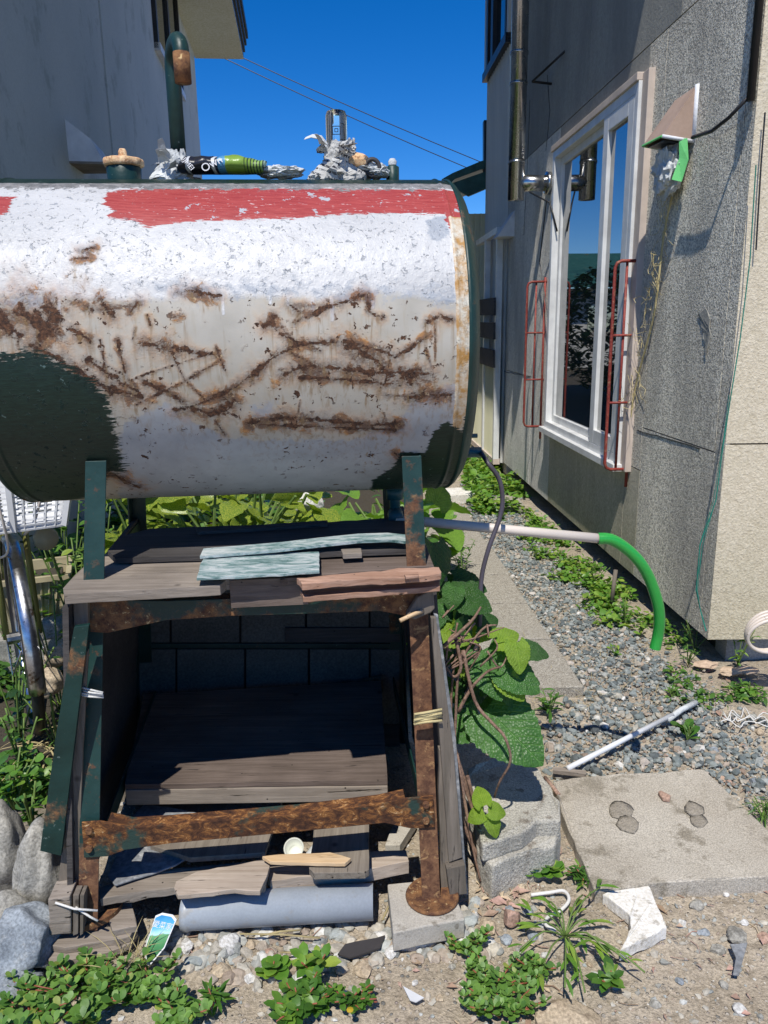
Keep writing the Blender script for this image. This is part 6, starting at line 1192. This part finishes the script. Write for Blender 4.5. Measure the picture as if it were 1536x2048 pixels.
for q in [(972, 1418, 1.76, .185, -48, 0, (-.25, .15)), (960, 1432, 1.79, .12, -150, 0, (.3, .3)), (1000, 1335, 1.74, .11, -32, 0, (0, .3)), (965, 1300, 1.78, .13, -75, 0, (-.2, .2)), (990, 1285, 1.74, .07, 25, 1, (0, .2)), (1030, 1285, 1.73, .075, -80, 1, (.3, 0)), (1042, 1300, 1.74, .07, -8, 2, (0, .7)), (1002, 1345, 1.73, .085, -50, 1, (.1, .1)), (1025, 1350, 1.75, .07, -15, 2, (0, .7)),
          (880, 1262, 1.78, .085, -15, 1, (0, 0)), (885, 1195, 1.83, .09, -50, 2, (0, .3)), (920, 1180, 1.85, .055, 15, 3, (0, .2)), (925, 1212, 1.85, .04, -60, 3, (0, .2)), (905, 1160, 1.85, .09, -15, 2, (0, .8)), (950, 1250, 1.8, .075, 25, 2, (.2, .3)), (865, 1085, 1.85, .12, -75, 2, (.9, 0)),
          (968, 1612, 1.62, .052, 105, 1, (-.2, .2)), (976, 1620, 1.62, .050, -5, 1, (.3, .2)), (968, 1624, 1.62, .048, 200, 1, (-.4, .1)), (978, 1632, 1.62, .054, -60, 1, (.5, 0)), (1010, 1378, 1.76, .06, -50, 0, (.3, 0)), (870, 1010, 2.0, .09, 60, 1, (.5, 0))]: vleaf(*q)
r = random.Random(33)
for _ in range(34):
    t_ = r.random(); vleaf(870 + 110 * r.random() * (.4 + .6 * t_), 1150 + 250 * t_, r.uniform(1.78, 1.95), r.uniform(.045, .085), r.uniform(-170, 10), r.choice((0, 0, 1, 2, 2)), (r.gauss(0, .5), r.gauss(.1, .4)))
# purslane mats and front weeds
def purslane(name, px, py, rpx, n, lb, L=.024, mat='purslane', kind='paddle', seed=0, h=.05):
    r = random.Random(seed); c = G(px, py); R_ = rpx / FPX * (c - O).length; e = empty(name, (c.x, c.y, 0), label=lb, cat='weed'); lm = LM(); m = MB()
    for s in range(n):
        a = r.uniform(0, 6.283); q = R_ * math.sqrt(r.random()); tip = Vector((math.cos(a) * q, math.sin(a) * q * .8, h * r.uniform(.3, 1))); m.tube([Vector((tip.x * .2, tip.y * .2, .004)), tip * .6 + Vector((0, 0, .004)), tip], .0016, 4)
        for ring in range(3 if kind == 'paddle' and L < .03 else 2):
            pr = tip * (.6 + .2 * ring); a0 = r.uniform(0, 6)
            for k in range(4 if r.random() < .6 else 3): aa = a0 + k * 1.57 + r.gauss(0, .25); lm.leaf(kind, pr, (math.cos(aa), math.sin(aa), .35 + .35 * ring), L * r.uniform(.7, 1.15) * (1.1 - .15 * ring), 1.05, r.gauss(0, .2))
    m.build('stem', M['stem_red'], e, True); lm.build('leaves', M[mat], e)
purslane('purslane', 300, 1985, 62, 15, 'purslane mat just right of the orange stalks', seed=1)
purslane('purslane', 175, 2000, 95, 30, 'dense purslane mat in the bottom left', .026, seed=2); purslane('purslane', 60, 2040, 95, 24, 'purslane in the bottom left corner', .024, seed=3); purslane('purslane', 360, 2045, 50, 11, 'purslane patch on the bottom edge near the left', seed=4)
purslane('purslane', 985, 1985, 85, 24, 'large purslane mat at the bottom middle', .020, seed=5); purslane('purslane', 935, 1905, 40, 12, 'small purslane sprig below the concrete foot block', .018, seed=6); purslane('purslane', 1010, 2035, 70, 15, 'purslane on the bottom edge in the middle', .020, seed=7); purslane('purslane', 1070, 1950, 40, 12, 'purslane sprig under the grass weed', .018, seed=17)
purslane('broad_weed', 630, 1955, 34, 4, 'reddish green weed with pointed leaves below the pipe', .034, 'leaf_light', 'oval', 8, .09); purslane('broad_weed', 545, 1950, 20, 3, 'bright green seedling left of the reddish weed', .030, 'leaf_light', 'round', 9, .03)
purslane('low_weed', 600, 2020, 60, 22, 'low mixed weed patch on the bottom edge', .030, 'leaf', 'oval', 10, .05); purslane('low_weed', 700, 2010, 50, 14, 'sparse weed runner with tiny yellow flower', .018, 'leaf', 'oval', 11, .04)
purslane('low_weed', 1085, 1755, 34, 8, 'low bright weed below the curb block', .034, 'leaf_light', 'paddle', 12, .03); purslane('low_weed', 1165, 1760, 28, 9, 'spiky low weed at the corner of the big slab', .026, 'leaf', 'lance', 13, .03); purslane('low_weed', 1015, 1740, 14, 3, 'tiny weed at the vine foot', .03, 'leaf', 'oval', 14, .03)
purslane('low_weed', 1222, 1978, 20, 3, 'lone young weed on the bare soil', .034, 'leaf', 'oval', 15, .04); purslane('low_weed', 430, 2020, 30, 5, 'pale bluish weed at the bottom edge', .034, 'leaf', 'lance', 16, .05)
gw = empty('grass_weed', G(1130, 1880), label='spreading grass weed with arching long blades', cat='weed'); lm = LM(); m = MB(); r = random.Random(21)
for (tx_, ty_) in ((1090, 1800), (1165, 1790), (1200, 1775), (1050, 1860), (1040, 1900), (1075, 1960), (1130, 1975), (1170, 1985), (1215, 1905), (1255, 1925), (1290, 1945), (1060, 1830), (1190, 1850), (1115, 1820), (1150, 1950)):
    a = Vector((0, 0, .01)); b = G(tx_, ty_, r.uniform(.015, .06)) - gw.location; mid = (a + b) * .5 + Vector((0, 0, .03)); m.tube(smooth([a, mid, b], 3), .002, 5)
    for _ in range(3): u = r.uniform(.35, 1); p = a.lerp(b, u) + Vector((0, 0, .012)); d_ = (b - a).normalized(); lm.leaf('lance', p, (d_.x + r.gauss(0, .5), d_.y + r.gauss(0, .5), r.uniform(-.1, .5)), r.uniform(.03, .055), .9)
m.build('stem', M['stem'], gw, True); lm.build('leaves', M['leaf_light'], gw)
lm = LM()
for _ in range(40): p = G(255 + r.uniform(-25, 30), 1935 + r.uniform(-20, 20), .01); lm.leaf('blade', p, (r.gauss(0, .3), r.gauss(0, .2), 1), r.uniform(.03, .10), .35)
lm.build('orange_stalks', M['straw'], label='upright dry straw stalks beside the left foot blocks', cat='dry grass')
m = MB(); r = random.Random(77)
for x, y in fill([(-.8, .9), (1.3, .9), (1.3, 2.2), (.5, 2.4), (.2, 1.7), (-.7, 1.5)], 230):
    a = r.uniform(0, 6.283); L = r.uniform(.008, .05); z = gz(x, y) + .004; m.tube([(x, y, z), (x + math.cos(a) * L * .5, y + math.sin(a) * L * .5, z + r.uniform(.001, .006)), (x + math.cos(a + .3) * L, y + math.sin(a + .3) * L, z + .001)], r.uniform(.0006, .0016), 4)
m.build('twigs', M['litter'], label='thin dry twigs and straws strewn over the soil', cat='twigs', kind='stuff')
lm = LM(); r = random.Random(78)
for _ in range(700): lm.leaf('blade', (*(lambda q: (q.x, q.y))(G(r.uniform(930, 1380), r.uniform(930, 1420))), .01), (r.gauss(0, 1), r.gauss(0, 1), r.uniform(.1, 1.2)), r.uniform(.02, .06), .5)
lm.build('dead_grass', M['straw'], kind='stuff', label='thin dead grass scattered along the alley gravel', cat='dead grass')
lm = LM()
for _ in range(2600):
    a, b, c_ = r.gauss(0, 1), r.gauss(0, 1), r.gauss(0, 1); q = (a * a + b * b + c_ * c_) ** .5; k_ = r.uniform(.5, 1) ** .5; lm.leaf('oval', (-2.6 + a / q * k_ * 1.1, 14 + b / q * k_ * 1.0, 1.25 + c_ / q * k_ * 1.15), rd(r.uniform(-.5, .5), r), r.uniform(.10, .2))
lm.build('distant_bush', M['leaf_dark'], label='dark round bush far behind the tank, mirrored in the window', cat='bush')
MB().lathe([(.0, 0), (.006, .001), (.007, .003), (0, .005)], G(700, 2022, .05), 'Z', 8).build('yellow_flower', M['leaf_gold'], None, label='tiny yellow flower among the bottom edge weeds', cat='flower')
# dry brown leaf pile at the corner
for k, (px, py) in enumerate(((1410, 1338), (1460, 1352), (1495, 1350))): p = G(px, py); crumple('dry_leaf', (p.x, p.y, .02), (.055, .03, .02), 50 + k, M['litter'], .6, I2, label='curled dry brown leaf at the foot of the cream wall', cat='dry leaf', group='dry leaves by the cream wall') if 0 else crumple('dry_leaf', (p.x, p.y, .02), (.05, .03, .014), 50 + k, M['litter'], .6, I2, label='curled dry brown leaf at the foot of the cream wall, ' + ('nearest the house corner' if k == 0 else 'in the middle of three' if k == 1 else 'nearest the white cable coil'), cat='dry leaf', group='dry leaves by the cream wall')
